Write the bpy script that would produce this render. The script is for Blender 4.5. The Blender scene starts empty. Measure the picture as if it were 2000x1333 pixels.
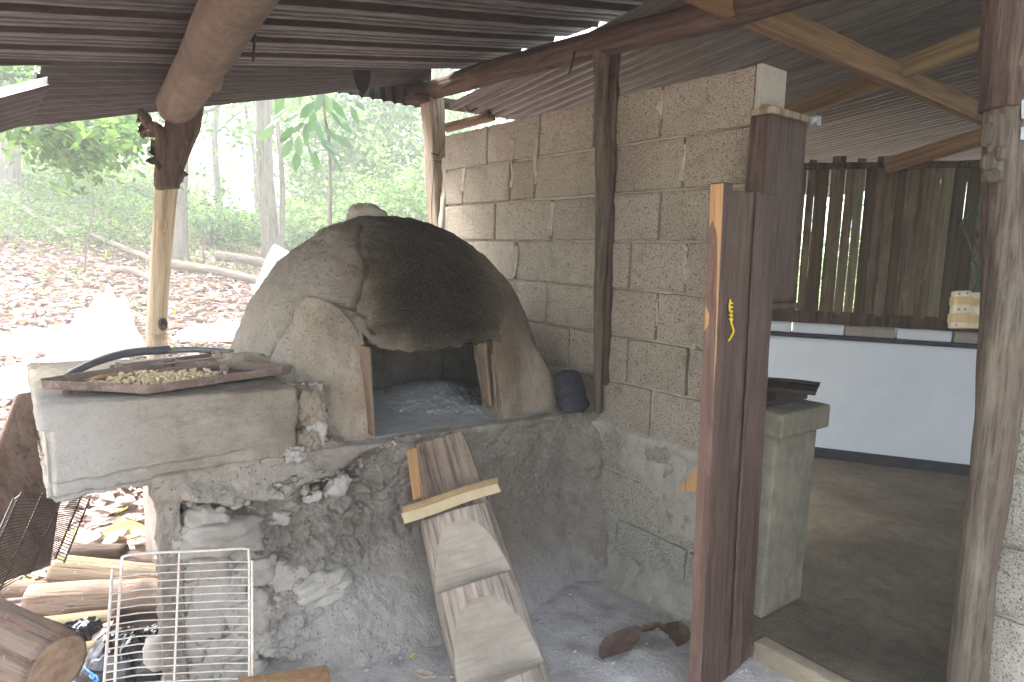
import bpy, bmesh, math, random
import numpy as np
from mathutils import Vector, Matrix

random.seed(7)
rng = np.random.default_rng(7)
SC = bpy.context.scene
COL = SC.collection
rad = math.radians

# ------------------------------------------------------------------ camera
AZ, PIT, ROLL, FPX, EYE = rad(37.6), rad(7.5), rad(1.7), 1300.0, 1.43
CAM = np.array([0.0, 0.0, EYE])
_R0 = np.array([math.cos(AZ), -math.sin(AZ), 0.0])
_F = np.array([math.sin(AZ) * math.cos(PIT), math.cos(AZ) * math.cos(PIT), -math.sin(PIT)])
_U0 = np.cross(_R0, _F)
_R = _R0 * math.cos(ROLL) + _U0 * math.sin(ROLL)
_U = _U0 * math.cos(ROLL) - _R0 * math.sin(ROLL)
cd = bpy.data.cameras.new("camera")
cam = bpy.data.objects.new("camera", cd)
COL.objects.link(cam)
cd.sensor_width = 36.0
cd.lens = 36.0 * FPX / 2000.0
cd.clip_start, cd.clip_end = 0.05, 900.0
cam.matrix_world = Matrix(((_R[0], _U[0], -_F[0], 0), (_R[1], _U[1], -_F[1], 0), (_R[2], _U[2], -_F[2], EYE), (0, 0, 0, 1)))
SC.camera = cam

def ray(x, y): return _F + _R * (x - 1000.0) / FPX - _U * (y - 666.5) / FPX
def on(x, y, ax, v):
    r = ray(x, y); return CAM + r * ((v - CAM[ax]) / r[ax])
def dep(x, y, d): return CAM + ray(x, y) * d
def onp(x, y, p, n):
    r = ray(x, y); n = np.array(n, float); return CAM + r * (np.dot(np.array(p, float) - CAM, n) / np.dot(r, n))

# ------------------------------------------------------------------ world, sun, exposure
SUN_EL, SUN_AZ = rad(52), rad(-22)          # azimuth measured from +Y towards +X
w = bpy.data.worlds.new("World"); SC.world = w; w.use_nodes = True
nt = w.node_tree; nt.nodes.clear()
sky = nt.nodes.new("ShaderNodeTexSky"); sky.sky_type = 'NISHITA'; sky.sun_disc = False
sky.sun_elevation = SUN_EL; sky.sun_rotation = SUN_AZ
sky.air_density = 1.0; sky.dust_density = 4.0; sky.ozone_density = 1.0
hs = nt.nodes.new("ShaderNodeHueSaturation"); hs.inputs['Saturation'].default_value = 0.38
bg = nt.nodes.new("ShaderNodeBackground"); bg.inputs[1].default_value = 0.15
wo = nt.nodes.new("ShaderNodeOutputWorld")
nt.links.new(sky.outputs[0], hs.inputs['Color']); nt.links.new(hs.outputs[0], bg.inputs[0]); nt.links.new(bg.outputs[0], wo.inputs[0])
sd = bpy.data.lights.new("sun", 'SUN'); sd.energy = 1.5; sd.angle = rad(14); sd.color = (1.0, 0.965, 0.9)
sun = bpy.data.objects.new("sun", sd); COL.objects.link(sun)
_sd = Vector((math.sin(SUN_AZ) * math.cos(SUN_EL), math.cos(SUN_AZ) * math.cos(SUN_EL), math.sin(SUN_EL)))
sun.rotation_euler = (-_sd).to_track_quat('-Z', 'Y').to_euler()
sun.location = (0, 0, 20)
SC.view_settings.view_transform = 'Standard'
SC.view_settings.look = 'None'
SC.view_settings.exposure = 3.2
SC.view_settings.gamma = 1.0
SC.view_settings.use_curve_mapping = False
HAZE = 0.011
SC.cycles.volume_bounces = 1
SC.cycles.max_bounces = 8
SC.cycles.diffuse_bounces = 5
SC.cycles.transparent_max_bounces = 6
SC.cycles.use_denoising = True

# ------------------------------------------------------------------ numpy noise
def _hash(i, j, k, s):
    h = (i * 374761393 + j * 668265263 + k * 2147483647 + s * 974634777) & 0xFFFFFFFF
    h = ((h ^ (h >> 13)) * 1274126177) & 0xFFFFFFFF
    h = ((h ^ (h >> 16)) * 2246822519) & 0xFFFFFFFF
    return (h ^ (h >> 15)) / 4294967295.0
def vnoise(p, s=0):
    p = np.asarray(p, float); f = np.floor(p); i = f.astype(np.int64); t = p - f; t = t * t * (3 - 2 * t)
    r = 0
    for a in (0, 1):
        for b in (0, 1):
            for c in (0, 1):
                r = r + _hash(i[:, 0] + a, i[:, 1] + b, i[:, 2] + c, s) * (t[:, 0] if a else 1 - t[:, 0]) * (t[:, 1] if b else 1 - t[:, 1]) * (t[:, 2] if c else 1 - t[:, 2])
    return r * 2 - 1
def fbm(p, sc, oct=4, s=0, g=0.5):
    p = np.asarray(p, float) * sc; r = 0; a = 1.0; n = 0
    for o in range(oct):
        r = r + a * vnoise(p + o * 17.3, s + o); n += a; a *= g; p = p * 2.03
    return r / n
def worley(p, sc, s=0):
    p = np.asarray(p, float) * sc; i = np.floor(p).astype(np.int64)
    d1 = np.full(len(p), 9.0); d2 = np.full(len(p), 9.0)
    for a in (-1, 0, 1):
        for b in (-1, 0, 1):
            for c in (-1, 0, 1):
                I = i + np.array([a, b, c])
                q = I + np.stack([_hash(I[:, 0], I[:, 1], I[:, 2], s + k) for k in (1, 2, 3)], 1)
                d = np.linalg.norm(q - p, axis=1)
                d2 = np.minimum(d2, np.maximum(d, d1)); d1 = np.minimum(d1, d)
    return d1, d2
def sstep(a, b, x):
    t = np.clip((x - a) / (b - a), 0, 1); return t * t * (3 - 2 * t)

# ------------------------------------------------------------------ objects
WM = {}
def bare(name, vf, mat=None, smooth=True):
    """vf = (verts, faces) -> mesh datablock"""
    v, f = vf
    me = bpy.data.meshes.new(name)
    if isinstance(f, np.ndarray):
        n, k = f.shape
        v = np.asarray(v, float)
        me.vertices.add(len(v)); me.vertices.foreach_set("co", v.ravel())
        me.loops.add(n * k); me.loops.foreach_set("vertex_index", f.astype(np.int32).ravel())
        me.polygons.add(n); me.polygons.foreach_set("loop_start", np.arange(0, n * k, k, dtype=np.int32))
        me.update(calc_edges=True)
    else:
        me.from_pydata([tuple(map(float, q)) for q in v], [], [tuple(int(i) for i in q) for q in f]); me.update()
    if smooth:
        me.polygons.foreach_set("use_smooth", [True] * len(me.polygons))
    if mat: me.materials.append(mat)
    return me
def place(name, me, parent=None, world=None):
    o = bpy.data.objects.new(name, me); COL.objects.link(o)
    M = world if world is not None else Matrix.Identity(4)
    WM[o.as_pointer()] = M
    o.matrix_basis = M
    if parent is not None:
        o.parent = parent; o.matrix_parent_inverse = WM[parent.as_pointer()].inverted()
    return o
def ob(name, vf, mat, parent=None, world=None, smooth=True):
    """world None: verts are world coordinates; the origin moves to the base centre"""
    v, f = vf; v = np.asarray(v, float)
    if world is None:
        c = (v.min(0) + v.max(0)) / 2; c[2] = v[:, 2].min()
        v = v - c; world = Matrix.Translation(Vector(c))
    return place(name, bare(name, (v, f), mat, smooth), parent, world)
def empty(name, loc, label=None, cat=None, group=None, world=None):
    o = bpy.data.objects.new(name, None); COL.objects.link(o); o.empty_display_size = 0.1
    M = world if world is not None else Matrix.Translation(Vector([float(q) for q in loc]))
    o.matrix_basis = M; WM[o.as_pointer()] = M
    return tag(o, label, cat, group) if label else o
def tag(o, label, cat, group=None, kind=None):
    if label: o["label"] = label
    if cat: o["category"] = cat
    if group: o["group"] = group
    if kind: o["kind"] = kind
    return o
def kind(o, k): o["kind"] = k; return o

# ------------------------------------------------------------------ shapes
def axis_pts(l, r, n):
    if r <= 0: return np.linspace(-l / 2, l / 2, n + 1)
    a = [-l / 2, -l / 2 + r * 0.35, -l / 2 + r]
    b = np.linspace(-l / 2 + r, l / 2 - r, n + 1)[1:-1]
    return np.array(a + list(b) + [l / 2 - r, l / 2 - r * 0.35, l / 2])
def rbox(lx, ly, lz, nx=1, ny=1, nz=1, r=0.004, c=(0, 0, 0)):
    ax = [axis_pts(lx, r, nx), axis_pts(ly, r, ny), axis_pts(lz, r, nz)]
    V = []; F = []; ind = {}
    def vid(i, j, k):
        t = (i, j, k)
        if t not in ind: ind[t] = len(V); V.append((ax[0][i], ax[1][j], ax[2][k]))
        return ind[t]
    n = [len(a) - 1 for a in ax]
    for i in range(n[0]):
        for j in range(n[1]):
            F.append((vid(i, j, 0), vid(i, j + 1, 0), vid(i + 1, j + 1, 0), vid(i + 1, j, 0)))
            F.append((vid(i, j, n[2]), vid(i + 1, j, n[2]), vid(i + 1, j + 1, n[2]), vid(i, j + 1, n[2])))
    for i in range(n[0]):
        for k in range(n[2]):
            F.append((vid(i, 0, k), vid(i + 1, 0, k), vid(i + 1, 0, k + 1), vid(i, 0, k + 1)))
            F.append((vid(i, n[1], k), vid(i, n[1], k + 1), vid(i + 1, n[1], k + 1), vid(i + 1, n[1], k)))
    for j in range(n[1]):
        for k in range(n[2]):
            F.append((vid(0, j, k), vid(0, j, k + 1), vid(0, j + 1, k + 1), vid(0, j + 1, k)))
            F.append((vid(n[0], j, k), vid(n[0], j + 1, k), vid(n[0], j + 1, k + 1), vid(n[0], j, k + 1)))
    V = np.array(V, float); F = np.array(F, np.int64)
    if r > 0:
        h = np.array([lx, ly, lz]) / 2 - r
        q = np.clip(V, -h, h); d = V - q; L = np.linalg.norm(d, axis=1); m = L > 1e-9
        V[m] = q[m] + d[m] / L[m, None] * r
    return V + np.array(c, float), F
def normals(V, F):
    a, b, c = V[F[:, 0]], V[F[:, 1]], V[F[:, 2]]
    n = np.cross(b - a, c - a)
    N = np.zeros_like(V)
    for k in range(F.shape[1]): np.add.at(N, F[:, k], n)
    return N / (np.linalg.norm(N, axis=1)[:, None] + 1e-12)
def rough(vf, amp, sc, s=0, oct=4, amp2=0, sc2=30):
    V, F = vf; F = np.asarray(F); N = normals(V, F)
    d = amp * fbm(V, sc, oct, s)
    if amp2:
        d1, d2 = worley(V, sc2, s); d = d + amp2 * (0.5 - d1)
    return V + N * d[:, None], F
def grid(nu, nv, closed_u=False):
    """quads of an nu x nv vertex grid, index = j*nu+i"""
    i = np.arange(nu if closed_u else nu - 1); j = np.arange(nv - 1)
    I, J = np.meshgrid(i, j); I = I.ravel(); J = J.ravel(); I2 = (I + 1) % nu
    return np.stack([J * nu + I, J * nu + I2, (J + 1) * nu + I2, (J + 1) * nu + I], 1)
def merge(parts):
    V = []; F = []; o = 0
    for v, f in parts:
        V.append(np.asarray(v, float)); F.append(np.asarray(f) + o); o += len(v)
    return np.concatenate(V), np.concatenate(F)
def tube(pts, radii, n=10, caps=True, twist=0.0, ell=1.0):
    P = np.array(pts, float); m = len(P)
    R = np.broadcast_to(np.array(radii, float), (m,)) if np.ndim(radii) else np.full(m, float(radii))
    T = np.gradient(P, axis=0); T /= np.linalg.norm(T, axis=1)[:, None] + 1e-12
    up = np.array([0, 0, 1.0]) if abs(T[0, 2]) < 0.9 else np.array([0, 1.0, 0])
    a = np.cross(T[0], up); a /= np.linalg.norm(a)
    V = []
    ang = np.linspace(0, 2 * math.pi, n, endpoint=False)
    for k in range(m):
        a = a - T[k] * np.dot(a, T[k]); a /= np.linalg.norm(a); b = np.cross(T[k], a)
        th = ang + twist * k
        V.append(P[k] + R[k] * (np.cos(th)[:, None] * a + ell * np.sin(th)[:, None] * b))
    V = np.concatenate(V); F = grid(n, m, True)
    if caps:
        V = np.concatenate([V, P[:1], P[-1:]]); c0 = len(V) - 2; c1 = c0 + 1; i = np.arange(n); i2 = (i + 1) % n
        F = np.concatenate([F, np.stack([i2, i, np.full(n, c0), np.full(n, c0)], 1), np.stack([(m - 1) * n + i, (m - 1) * n + i2, np.full(n, c1), np.full(n, c1)], 1)])
        F = [tuple(dict.fromkeys(map(int, q))) for q in F]
    return V, F
def smooth_path(pts, n):
    P = np.array(pts, float); d = np.r_[0, np.cumsum(np.linalg.norm(np.diff(P, axis=0), axis=1))]
    t = np.linspace(0, d[-1], n); out = []
    # Catmull-Rom style through the points
    for q in t:
        i = min(max(np.searchsorted(d, q) - 1, 0), len(P) - 2); u = (q - d[i]) / (d[i + 1] - d[i] + 1e-12)
        p0 = P[max(i - 1, 0)]; p1 = P[i]; p2 = P[i + 1]; p3 = P[min(i + 2, len(P) - 1)]
        out.append(0.5 * ((2 * p1) + (-p0 + p2) * u + (2 * p0 - 5 * p1 + 4 * p2 - p3) * u * u + (-p0 + 3 * p1 - 3 * p2 + p3) * u ** 3))
    return np.array(out)
def frame(p0, p1, upv=(0, 0, 1)):
    """matrix whose local Z runs p0 -> p1, origin p0; returns matrix, length"""
    p0 = Vector(p0); p1 = Vector(p1); z = (p1 - p0); L = z.length; z.normalize()
    x = Vector(upv).cross(z)
    if x.length < 1e-4: x = Vector((1, 0, 0)).cross(z)
    x.normalize(); y = z.cross(x)
    return Matrix(((x.x, y.x, z.x, p0.x), (x.y, y.y, z.y, p0.y), (x.z, y.z, z.z, p0.z), (0, 0, 0, 1))), L
def logmesh(L, r0, r1, n=20, m=24, amp=0.006, sc=9, s=0, bend=0.0, knots=0):
    z = np.linspace(0, L, m); rr = np.linspace(r0, r1, m)
    P = np.stack([bend * np.sin(z / L * math.pi), bend * 0.5 * np.sin(z / L * 5.1), z], 1)
    V, F = tube(P, rr, n)
    body = np.arange(len(V) - 2)
    q = V[body].copy(); c = np.stack([P[:, 0], P[:, 1]], 1).repeat(n, 0)
    rv = q[:, :2] - c; ln = np.linalg.norm(rv, axis=1)[:, None]
    d = amp * (fbm(q * np.array([1, 1, 0.25]), sc, 4, s) + 0.6 * fbm(q * np.array([1, 1, 0.06]), sc * 5, 2, s + 5))
    R2 = np.random.default_rng(s + 99)
    for k in range(knots):
        kz = R2.uniform(.1, .9) * L; ka = R2.uniform(0, 6.28)
        kp = np.array([math.cos(ka) * r0, math.sin(ka) * r0, kz])
        d += r0 * 0.28 * np.exp(-((q - kp) ** 2).sum(1) / (r0 * 0.45) ** 2)
    V[body, :2] = c + rv * (1 + d[:, None] / ln)
    return V, F
def log(name, p0, p1, r0, r1, mat, parent=None, **k):
    M, L = frame(p0, p1)
    m = max(4, int(L / 0.04)); m = min(m, 60)
    return ob(name, logmesh(L, r0, r1, m=m, **k), mat, parent, M)
def plank(name, p0, p1, wid, thk, mat, parent=None, upv=(0, 0, 1), r=0.003, amp=0.0015, s=0, warp=0.0):
    """board along p0->p1 (local Z); local Y is thickness (along upv side), local X width"""
    M, L = frame(p0, p1, upv)
    V, F = rbox(wid, thk, L, 3, 1, max(2, min(40, int(L / 0.06))), r, (0, 0, L / 2))
    V = V + normals(V, F) * (amp * fbm(V * np.array([1, 1, .3]), 18, 3, s))[:, None]
    if warp: V[:, 1] += warp * np.sin(V[:, 2] / L * math.pi)
    return ob(name, (V, F), mat, parent, M)
def blob(rx, ry, rz, s=0, n=20, amp=0.15, sc=2.0, box=0.0):
    """irregular stone"""
    th = np.linspace(0, 2 * math.pi, n, endpoint=False); ph = np.linspace(0.06, math.pi - 0.06, n * 3 // 4)
    T, Pp = np.meshgrid(th, ph)
    D = np.stack([np.sin(Pp) * np.cos(T), np.sin(Pp) * np.sin(T), np.cos(Pp)], -1).reshape(-1, 3)
    if box: D = D / (np.abs(D) ** (2 + box * 4)).sum(1)[:, None] ** (1 / (2 + box * 4))
    D = np.concatenate([D, [[0, 0, 1.0], [0, 0, -1.0]]])
    d = 1 + amp * fbm(D, sc, 4, s) - amp * 0.6 * worley(D, sc * 0.9, s)[0]
    V = D * d[:, None] * np.array([rx, ry, rz])
    m = len(ph); F = [tuple(map(int, q[::-1])) for q in grid(n, m, True)]
    c0 = len(V) - 2
    for i in range(n):
        F.append((i, (i + 1) % n, c0)); F.append(((m - 1) * n + (i + 1) % n, (m - 1) * n + i, c0 + 1))
    return V, F

# ------------------------------------------------------------------ materials
def nodes(name):
    m = bpy.data.materials.new(name); m.use_nodes = True; t = m.node_tree; t.nodes.clear()
    return m, t
class N:
    """tiny node builder"""
    def __init__(s, name):
        s.m, s.t = nodes(name); s.out = s.t.nodes.new("ShaderNodeOutputMaterial")
    def n(s, typ, **k):
        q = s.t.nodes.new(typ)
        for a, b in k.items(): setattr(q, a, b)
        return q
    def l(s, a, b): s.t.links.new(a, b)
    def coord(s, scale=(1, 1, 1), local=False):
        if local: src = s.n("ShaderNodeTexCoord").outputs['Object']
        else: src = s.n("ShaderNodeNewGeometry").outputs['Position']
        mp = s.n("ShaderNodeMapping"); mp.inputs['Scale'].default_value = scale
        if local:
            oi = s.n("ShaderNodeObjectInfo"); vm = s.n("ShaderNodeVectorMath", operation='SCALE')
            cx = s.n("ShaderNodeCombineXYZ")
            for i in range(3): s.l(oi.outputs['Random'], cx.inputs[i])
            s.l(cx.outputs[0], vm.inputs[0]); vm.inputs['Scale'].default_value = 37.0; s.l(vm.outputs[0], mp.inputs['Location'])
        s.l(src, mp.inputs[0]); return mp.outputs[0]
    def noise(s, co, sc, det=5, rough=.6, dist=0):
        q = s.n("ShaderNodeTexNoise"); q.inputs['Scale'].default_value = sc; q.inputs['Detail'].default_value = det
        q.inputs['Roughness'].default_value = rough; q.inputs['Distortion'].default_value = dist; s.l(co, q.inputs['Vector']); return q.outputs[0]
    def vor(s, co, sc, feat='F1'):
        q = s.n("ShaderNodeTexVoronoi", feature=feat); q.inputs['Scale'].default_value = sc; s.l(co, q.inputs['Vector']); return q.outputs[0]
    def ramp(s, f, stops):
        q = s.n("ShaderNodeValToRGB"); e = q.color_ramp.elements
        while len(e) < len(stops): e.new(0.5)
        for i, (p, c) in enumerate(stops):
            e[i].position = p; e[i].color = (c, c, c, 1) if not hasattr(c, '__len__') else (*c, 1)
        s.l(f, q.inputs[0]); return q.outputs[0]
    def mix(s, f, a, b, mode='MIX'):
        q = s.n("ShaderNodeMix", data_type='RGBA', blend_type=mode)
        if hasattr(f, 'is_linked') or hasattr(f, 'links'): s.l(f, q.inputs[0])
        else: q.inputs[0].default_value = f
        for v, i in ((a, 6), (b, 7)):
            if hasattr(v, 'links'): s.l(v, q.inputs[i])
            else: q.inputs[i].default_value = (*v, 1) if hasattr(v, '__len__') else (v, v, v, 1)
        return q.outputs[2]
    def math(s, op, a, b=0.0, clamp=False):
        q = s.n("ShaderNodeMath", operation=op, use_clamp=clamp)
        for v, i in ((a, 0), (b, 1)):
            if hasattr(v, 'links'): s.l(v, q.inputs[i])
            else: q.inputs[i].default_value = v
        return q.outputs[0]
    def sphere(s, c, r0, r1, co=None, sc=(1, 1, 1)):
        """1 inside r0 .. 0 outside r1 around world point c"""
        g = s.n("ShaderNodeNewGeometry").outputs['Position'] if co is None else co
        a = s.n("ShaderNodeVectorMath", operation='SUBTRACT'); s.l(g, a.inputs[0]); a.inputs[1].default_value = c
        m = s.n("ShaderNodeVectorMath", operation='MULTIPLY'); s.l(a.outputs[0], m.inputs[0]); m.inputs[1].default_value = sc
        L = s.n("ShaderNodeVectorMath", operation='LENGTH'); s.l(m.outputs[0], L.inputs[0])
        mr = s.n("ShaderNodeMapRange", interpolation_type='SMOOTHSTEP'); s.l(L.outputs['Value'], mr.inputs[0])
        mr.inputs[1].default_value = r0; mr.inputs[2].default_value = r1; mr.inputs[3].default_value = 1; mr.inputs[4].default_value = 0
        return mr.outputs[0]
    def bump(s, h, d, st=1.0, prev=None):
        q = s.n("ShaderNodeBump"); q.inputs['Strength'].default_value = st; q.inputs['Distance'].default_value = d; s.l(h, q.inputs['Height'])
        if prev: s.l(prev, q.inputs['Normal'])
        return q.outputs[0]
    def finish(s, col, rough=0.9, nrm=None, metal=0.0, spec=0.3, trans=None):
        b = s.n("ShaderNodeBsdfPrincipled")
        if hasattr(col, 'links'): s.l(col, b.inputs['Base Color'])
        else: b.inputs['Base Color'].default_value = (*col, 1)
        if hasattr(rough, 'links'): s.l(rough, b.inputs['Roughness'])
        else: b.inputs['Roughness'].default_value = rough
        if hasattr(metal, 'links'): s.l(metal, b.inputs['Metallic'])
        else: b.inputs['Metallic'].default_value = metal
        b.inputs['Specular IOR Level'].default_value = spec
        if nrm: s.l(nrm, b.inputs['Normal'])
        sh = b.outputs[0]
        if trans:
            tr = s.n("ShaderNodeBsdfTranslucent"); 
            if hasattr(trans[1], 'links'): s.l(trans[1], tr.inputs[0])
            else: tr.inputs[0].default_value = (*trans[1], 1)
            mx = s.n("ShaderNodeMixShader"); mx.inputs[0].default_value = trans[0]; s.l(sh, mx.inputs[1]); s.l(tr.outputs[0], mx.inputs[2]); sh = mx.outputs[0]
        s.l(sh, s.out.inputs[0]); return s.m

def mat_mud(name, c1, c2, c3, sc=1.0, bump=.004, soot=(), pits=True, pale=(), streak=None):
    """plaster / ash / rubble cement. soot: (centre, r0, r1, scale, colour) stains"""
    q = N(name); co = q.coord()
    big = q.noise(co, 3.2 * sc, 6, .62); mid = q.noise(co, 14 * sc, 7, .68); fine = q.noise(co, 90 * sc, 5, .75); grit = q.noise(co, 320, 2, .6)
    col = q.mix(q.ramp(big, [(.35, 0), (.66, 1)]), c1, c2)
    col = q.mix(q.ramp(mid, [(.45, 0), (.75, .75)]), col, c3)
    if streak:
        stv = q.noise(q.coord(streak), 26, 6, .7); col = q.mix(q.ramp(stv, [(.40, .4), (.50, 0)]), col, tuple(x * .62 for x in c1)); col = q.mix(q.ramp(q.noise(co, 5, 5, .7), [(.50, 0), (.68, .55)]), col, tuple(x * .72 for x in c3))
    for (c, r0, r1, s_, cc, k) in pale:
        mk = q.math('MULTIPLY', q.sphere(c, r0, r1, sc=s_), q.ramp(mid, [(.3, .6), (.55, 1)])); col = q.mix(q.math('MULTIPLY', mk, k), col, cc)
    for (c, r0, r1, s_, cc, k) in soot:
        ds = q.n("ShaderNodeVectorMath", operation='SCALE'); nz = q.n("ShaderNodeTexNoise"); nz.inputs['Scale'].default_value = 7; nz.inputs['Detail'].default_value = 5
        q.l(co, nz.inputs[0]); q.l(nz.outputs['Color'], ds.inputs[0]); ds.inputs['Scale'].default_value = 0.22
        ad = q.n("ShaderNodeVectorMath", operation='ADD'); q.l(co, ad.inputs[0]); q.l(ds.outputs[0], ad.inputs[1])
        mk = q.sphere(tuple(np.array(c) + .11), r0, r1, co=ad.outputs[0], sc=s_)
        col = q.mix(q.math('MULTIPLY', mk, k), col, cc)
    col = q.mix(q.ramp(fine, [(.27, .45), (.43, 0)]), col, (0.05, .043, .037))
    col = q.mix(q.ramp(grit, [(.58, 0), (.75, .35)]), col, (.62, .60, .56))
    h = q.math('ADD', q.math('MULTIPLY', mid, .5), q.math('MULTIPLY', fine, .8)); h = q.math('ADD', h, q.math('MULTIPLY', grit, .3))
    if streak: h = q.math('ADD', h, q.math('MULTIPLY', stv, 1.1))
    if pits:
        h = q.math('SUBTRACT', h, q.ramp(q.vor(co, 55), [(.0, .8), (.22, 0)]))
    return q.finish(col, .96, q.bump(h, bump), spec=.15)

def mat_block(name, c1, c2, pore=(.05, .043, .037)):
    q = N(name); co = q.coord()
    oi = q.n("ShaderNodeObjectInfo").outputs['Random']
    big = q.noise(co, 2.2, 5, .6); mid = q.noise(co, 11, 6, .7); g = q.noise(co, 150, 3, .65); v = q.vor(co, 120); v2 = q.noise(co, 260, 2, .5)
    col = q.mix(q.ramp(big, [(.35, 0), (.65, 1)]), c1, c2)
    col = q.mix(q.math('MULTIPLY', oi, .5), col, (.40, .37, .32))
    col = q.mix(q.ramp(mid, [(.28, .55), (.46, 0)]), col, (.11, .09, .075))
    col = q.mix(q.ramp(g, [(.36, .85), (.47, 0)]), col, pore)
    col = q.mix(q.ramp(v2, [(.56, 0), (.72, .5)]), col, (.68, .64, .58))
    h = q.math('ADD', q.math('MULTIPLY', g, 1.2), q.math('MULTIPLY', v2, .4)); h = q.math('ADD', h, q.math('MULTIPLY', mid, .7))
    return q.finish(col, .97, q.bump(h, .006), spec=.1)

def mat_wood(name, c1, c2, c3, grain=1.0, bump=.0025, rough=.85, weather=None, spots=0.0, spec=.2):
    """grain along local Z"""
    q = N(name); co = q.coord((1, 1, .035), True); ci = q.coord((1, 1, 1), True); cs = q.coord((1, 1, .25), True)
    g = q.noise(co, 60 * grain, 6, .65, .12); g2 = q.noise(co, 240 * grain, 3, .6); big = q.noise(cs, 5, 5, .65); mid = q.noise(ci, 22, 6, .7)
    col = q.mix(q.ramp(big, [(.35, 0), (.65, 1)]), c1, c2)
    col = q.mix(q.ramp(g, [(.38, .85), (.55, 0)]), col, c3)
    col = q.mix(q.ramp(g2, [(.30, .6), (.45, 0)]), col, tuple(x * .5 for x in c3))
    if weather: col = q.mix(q.ramp(q.noise(cs, 16, 7, .72), [(.50, 0), (.68, .6)]), col, weather)
    if spots: col = q.mix(q.ramp(q.noise(ci, 45, 3, .5), [(.66, 0), (.70, spots)]), col, (.42, .42, .38))
    h = q.math('ADD', g, q.math('MULTIPLY', g2, .4)); h = q.math('ADD', h, q.math('MULTIPLY', mid, .4))
    return q.finish(col, rough, q.bump(h, bump), spec=spec)

def mat_plain(name, c, c2=None, rough=.6, metal=0.0, spec=.4, sc=20, bump=0.0, local=True, trans=None):
    q = N(name); co = q.coord((1, 1, 1), local); n1 = q.noise(co, sc, 5, .65)
    col = q.mix(q.ramp(n1, [(.38, 0), (.66, 1)]), c, c2 or tuple(x * .7 for x in c))
    return q.finish(col, rough, q.bump(n1, bump) if bump else None, metal, spec, trans)

def mat_metal(name, c1, c2, rust, amt=.5, rough=.5, metal=.6, stretch=(1, 1, 1)):
    q = N(name); co = q.coord(); cs = q.coord(stretch)
    a = q.noise(cs, 6, 6, .7); b = q.noise(cs, 30, 6, .72); g = q.noise(co, 160, 3, .6)
    col = q.mix(q.ramp(a, [(.35, 0), (.65, 1)]), c1, c2)
    col = q.mix(q.ramp(b, [(.62 - .25 * amt, 0), (.75 - .2 * amt, .9)]), col, rust)
    col = q.mix(q.ramp(g, [(.3, .4), (.45, 0)]), col, tuple(x * .3 for x in c1))
    return q.finish(col, q.ramp(b, [(.3, rough * .8), (.7, min(1, rough + .3))]), q.bump(q.math('ADD', b, q.math('MULTIPLY', g, .3)), .001), metal, .4)

def mat_leaf(name, stops, trans=.45, rough=.5, tint=1.25):
    q = N(name); at = q.n("ShaderNodeAttribute"); at.attribute_name = "rnd"
    col = q.ramp(at.outputs['Fac'], stops)
    tr = q.mix(1.0, col, (tint, tint * 1.1, tint * .7), 'MULTIPLY')
    return q.finish(col, rough, None, 0, .3, (trans, tr) if trans else None)

M_base = mat_mud("base_mud", (.20, .175, .15), (.31, .28, .245), (.41, .385, .35), bump=.014,
                 pale=[((.9, 2.0, -.1), .3, .75, (1, 1, 1.3), (.46, .455, .45), .55), ((1.7, 1.9, -.05), .2, .5, (1, 1, 1.5), (.50, .50, .52), .6), ((.55, 2.1, .7), .1, .5, (1, 1, 1), (.50, .46, .40), .5)],
                 soot=[((1.62, 2.1, .42), .05, .45, (1, 1, .9), (.19, .16, .13), .7)])
M_shelf = mat_mud("shelf_plaster", (.29, .26, .215), (.37, .34, .29), (.22, .185, .145), bump=.009, pits=False, streak=(.55, .8, 1.3),
                  pale=[((.0, 2.1, .85), .1, .45, (1, 1, 1), (.52, .51, .50), .85)])
M_dome = mat_mud("dome_clay", (.27, .24, .205), (.35, .315, .27), (.22, .19, .155), bump=.014, pits=True, streak=(.5, .8, 1.3),
                 soot=[((1.40, 2.2, 1.27), .22, .56, (1, .6, 1.0), (.12, .092, .058), .9), ((1.36, 2.2, 1.28), .13, .43, (1.05, .6, 1.0), (.018, .0145, .011), .95), ((1.42, 2.55, 1.5), .05, .42, (1, 1, 1), (.045, .041, .035), .85)],
                 pale=[((.80, 2.45, .95), .12, .48, (1, .8, 1), (.42, .38, .325), .85)])
M_jamb = mat_mud("jamb_clay", (.33, .285, .23), (.41, .36, .295), (.29, .23, .165), bump=.012, pits=True, streak=(1.2, 1, .55),
                 soot=[((1.02, 2.2, 1.22), .03, .22, (1, .6, 1), (.16, .125, .085), .7), ((1.70, 2.25, 1.15), .04, .26, (1, .6, 1), (.14, .10, .06), .75), ((1.05, 2.1, .97), .02, .16, (1, 1, .8), (.20, .105, .05), .75), ((1.62, 2.1, .98), .02, .2, (1, 1, .9), (.17, .11, .065), .7), ((.92, 2.1, .72), .0, .14, (1, 1, 1), (.24, .2, .15), .6)])
M_inside = mat_mud("oven_inside", (.13, .12, .11), (.21, .195, .175), (.07, .065, .06), bump=.006)
M_ash = mat_mud("ash", (.38, .385, .385), (.47, .475, .475), (.29, .295, .295), bump=.006)
M_stone = mat_mud("stone", (.30, .28, .255), (.38, .36, .33), (.24, .20, .165), bump=.003, pits=False)
M_stone2 = mat_mud("river_stone", (.33, .34, .36), (.42, .43, .45), (.27, .27, .28), bump=.002, pits=False)
M_clod = mat_mud("clods", (.36, .34, .315), (.46, .44, .41), (.28, .26, .24), bump=.006)
M_block = mat_block("block", (.345, .305, .245), (.24, .205, .165))
M_block_low = mat_block("block_low", (.34, .325, .28), (.26, .245, .21))
M_mortar = mat_mud("mortar", (.33, .30, .25), (.43, .40, .35), (.19, .165, .135), bump=.005)
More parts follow.
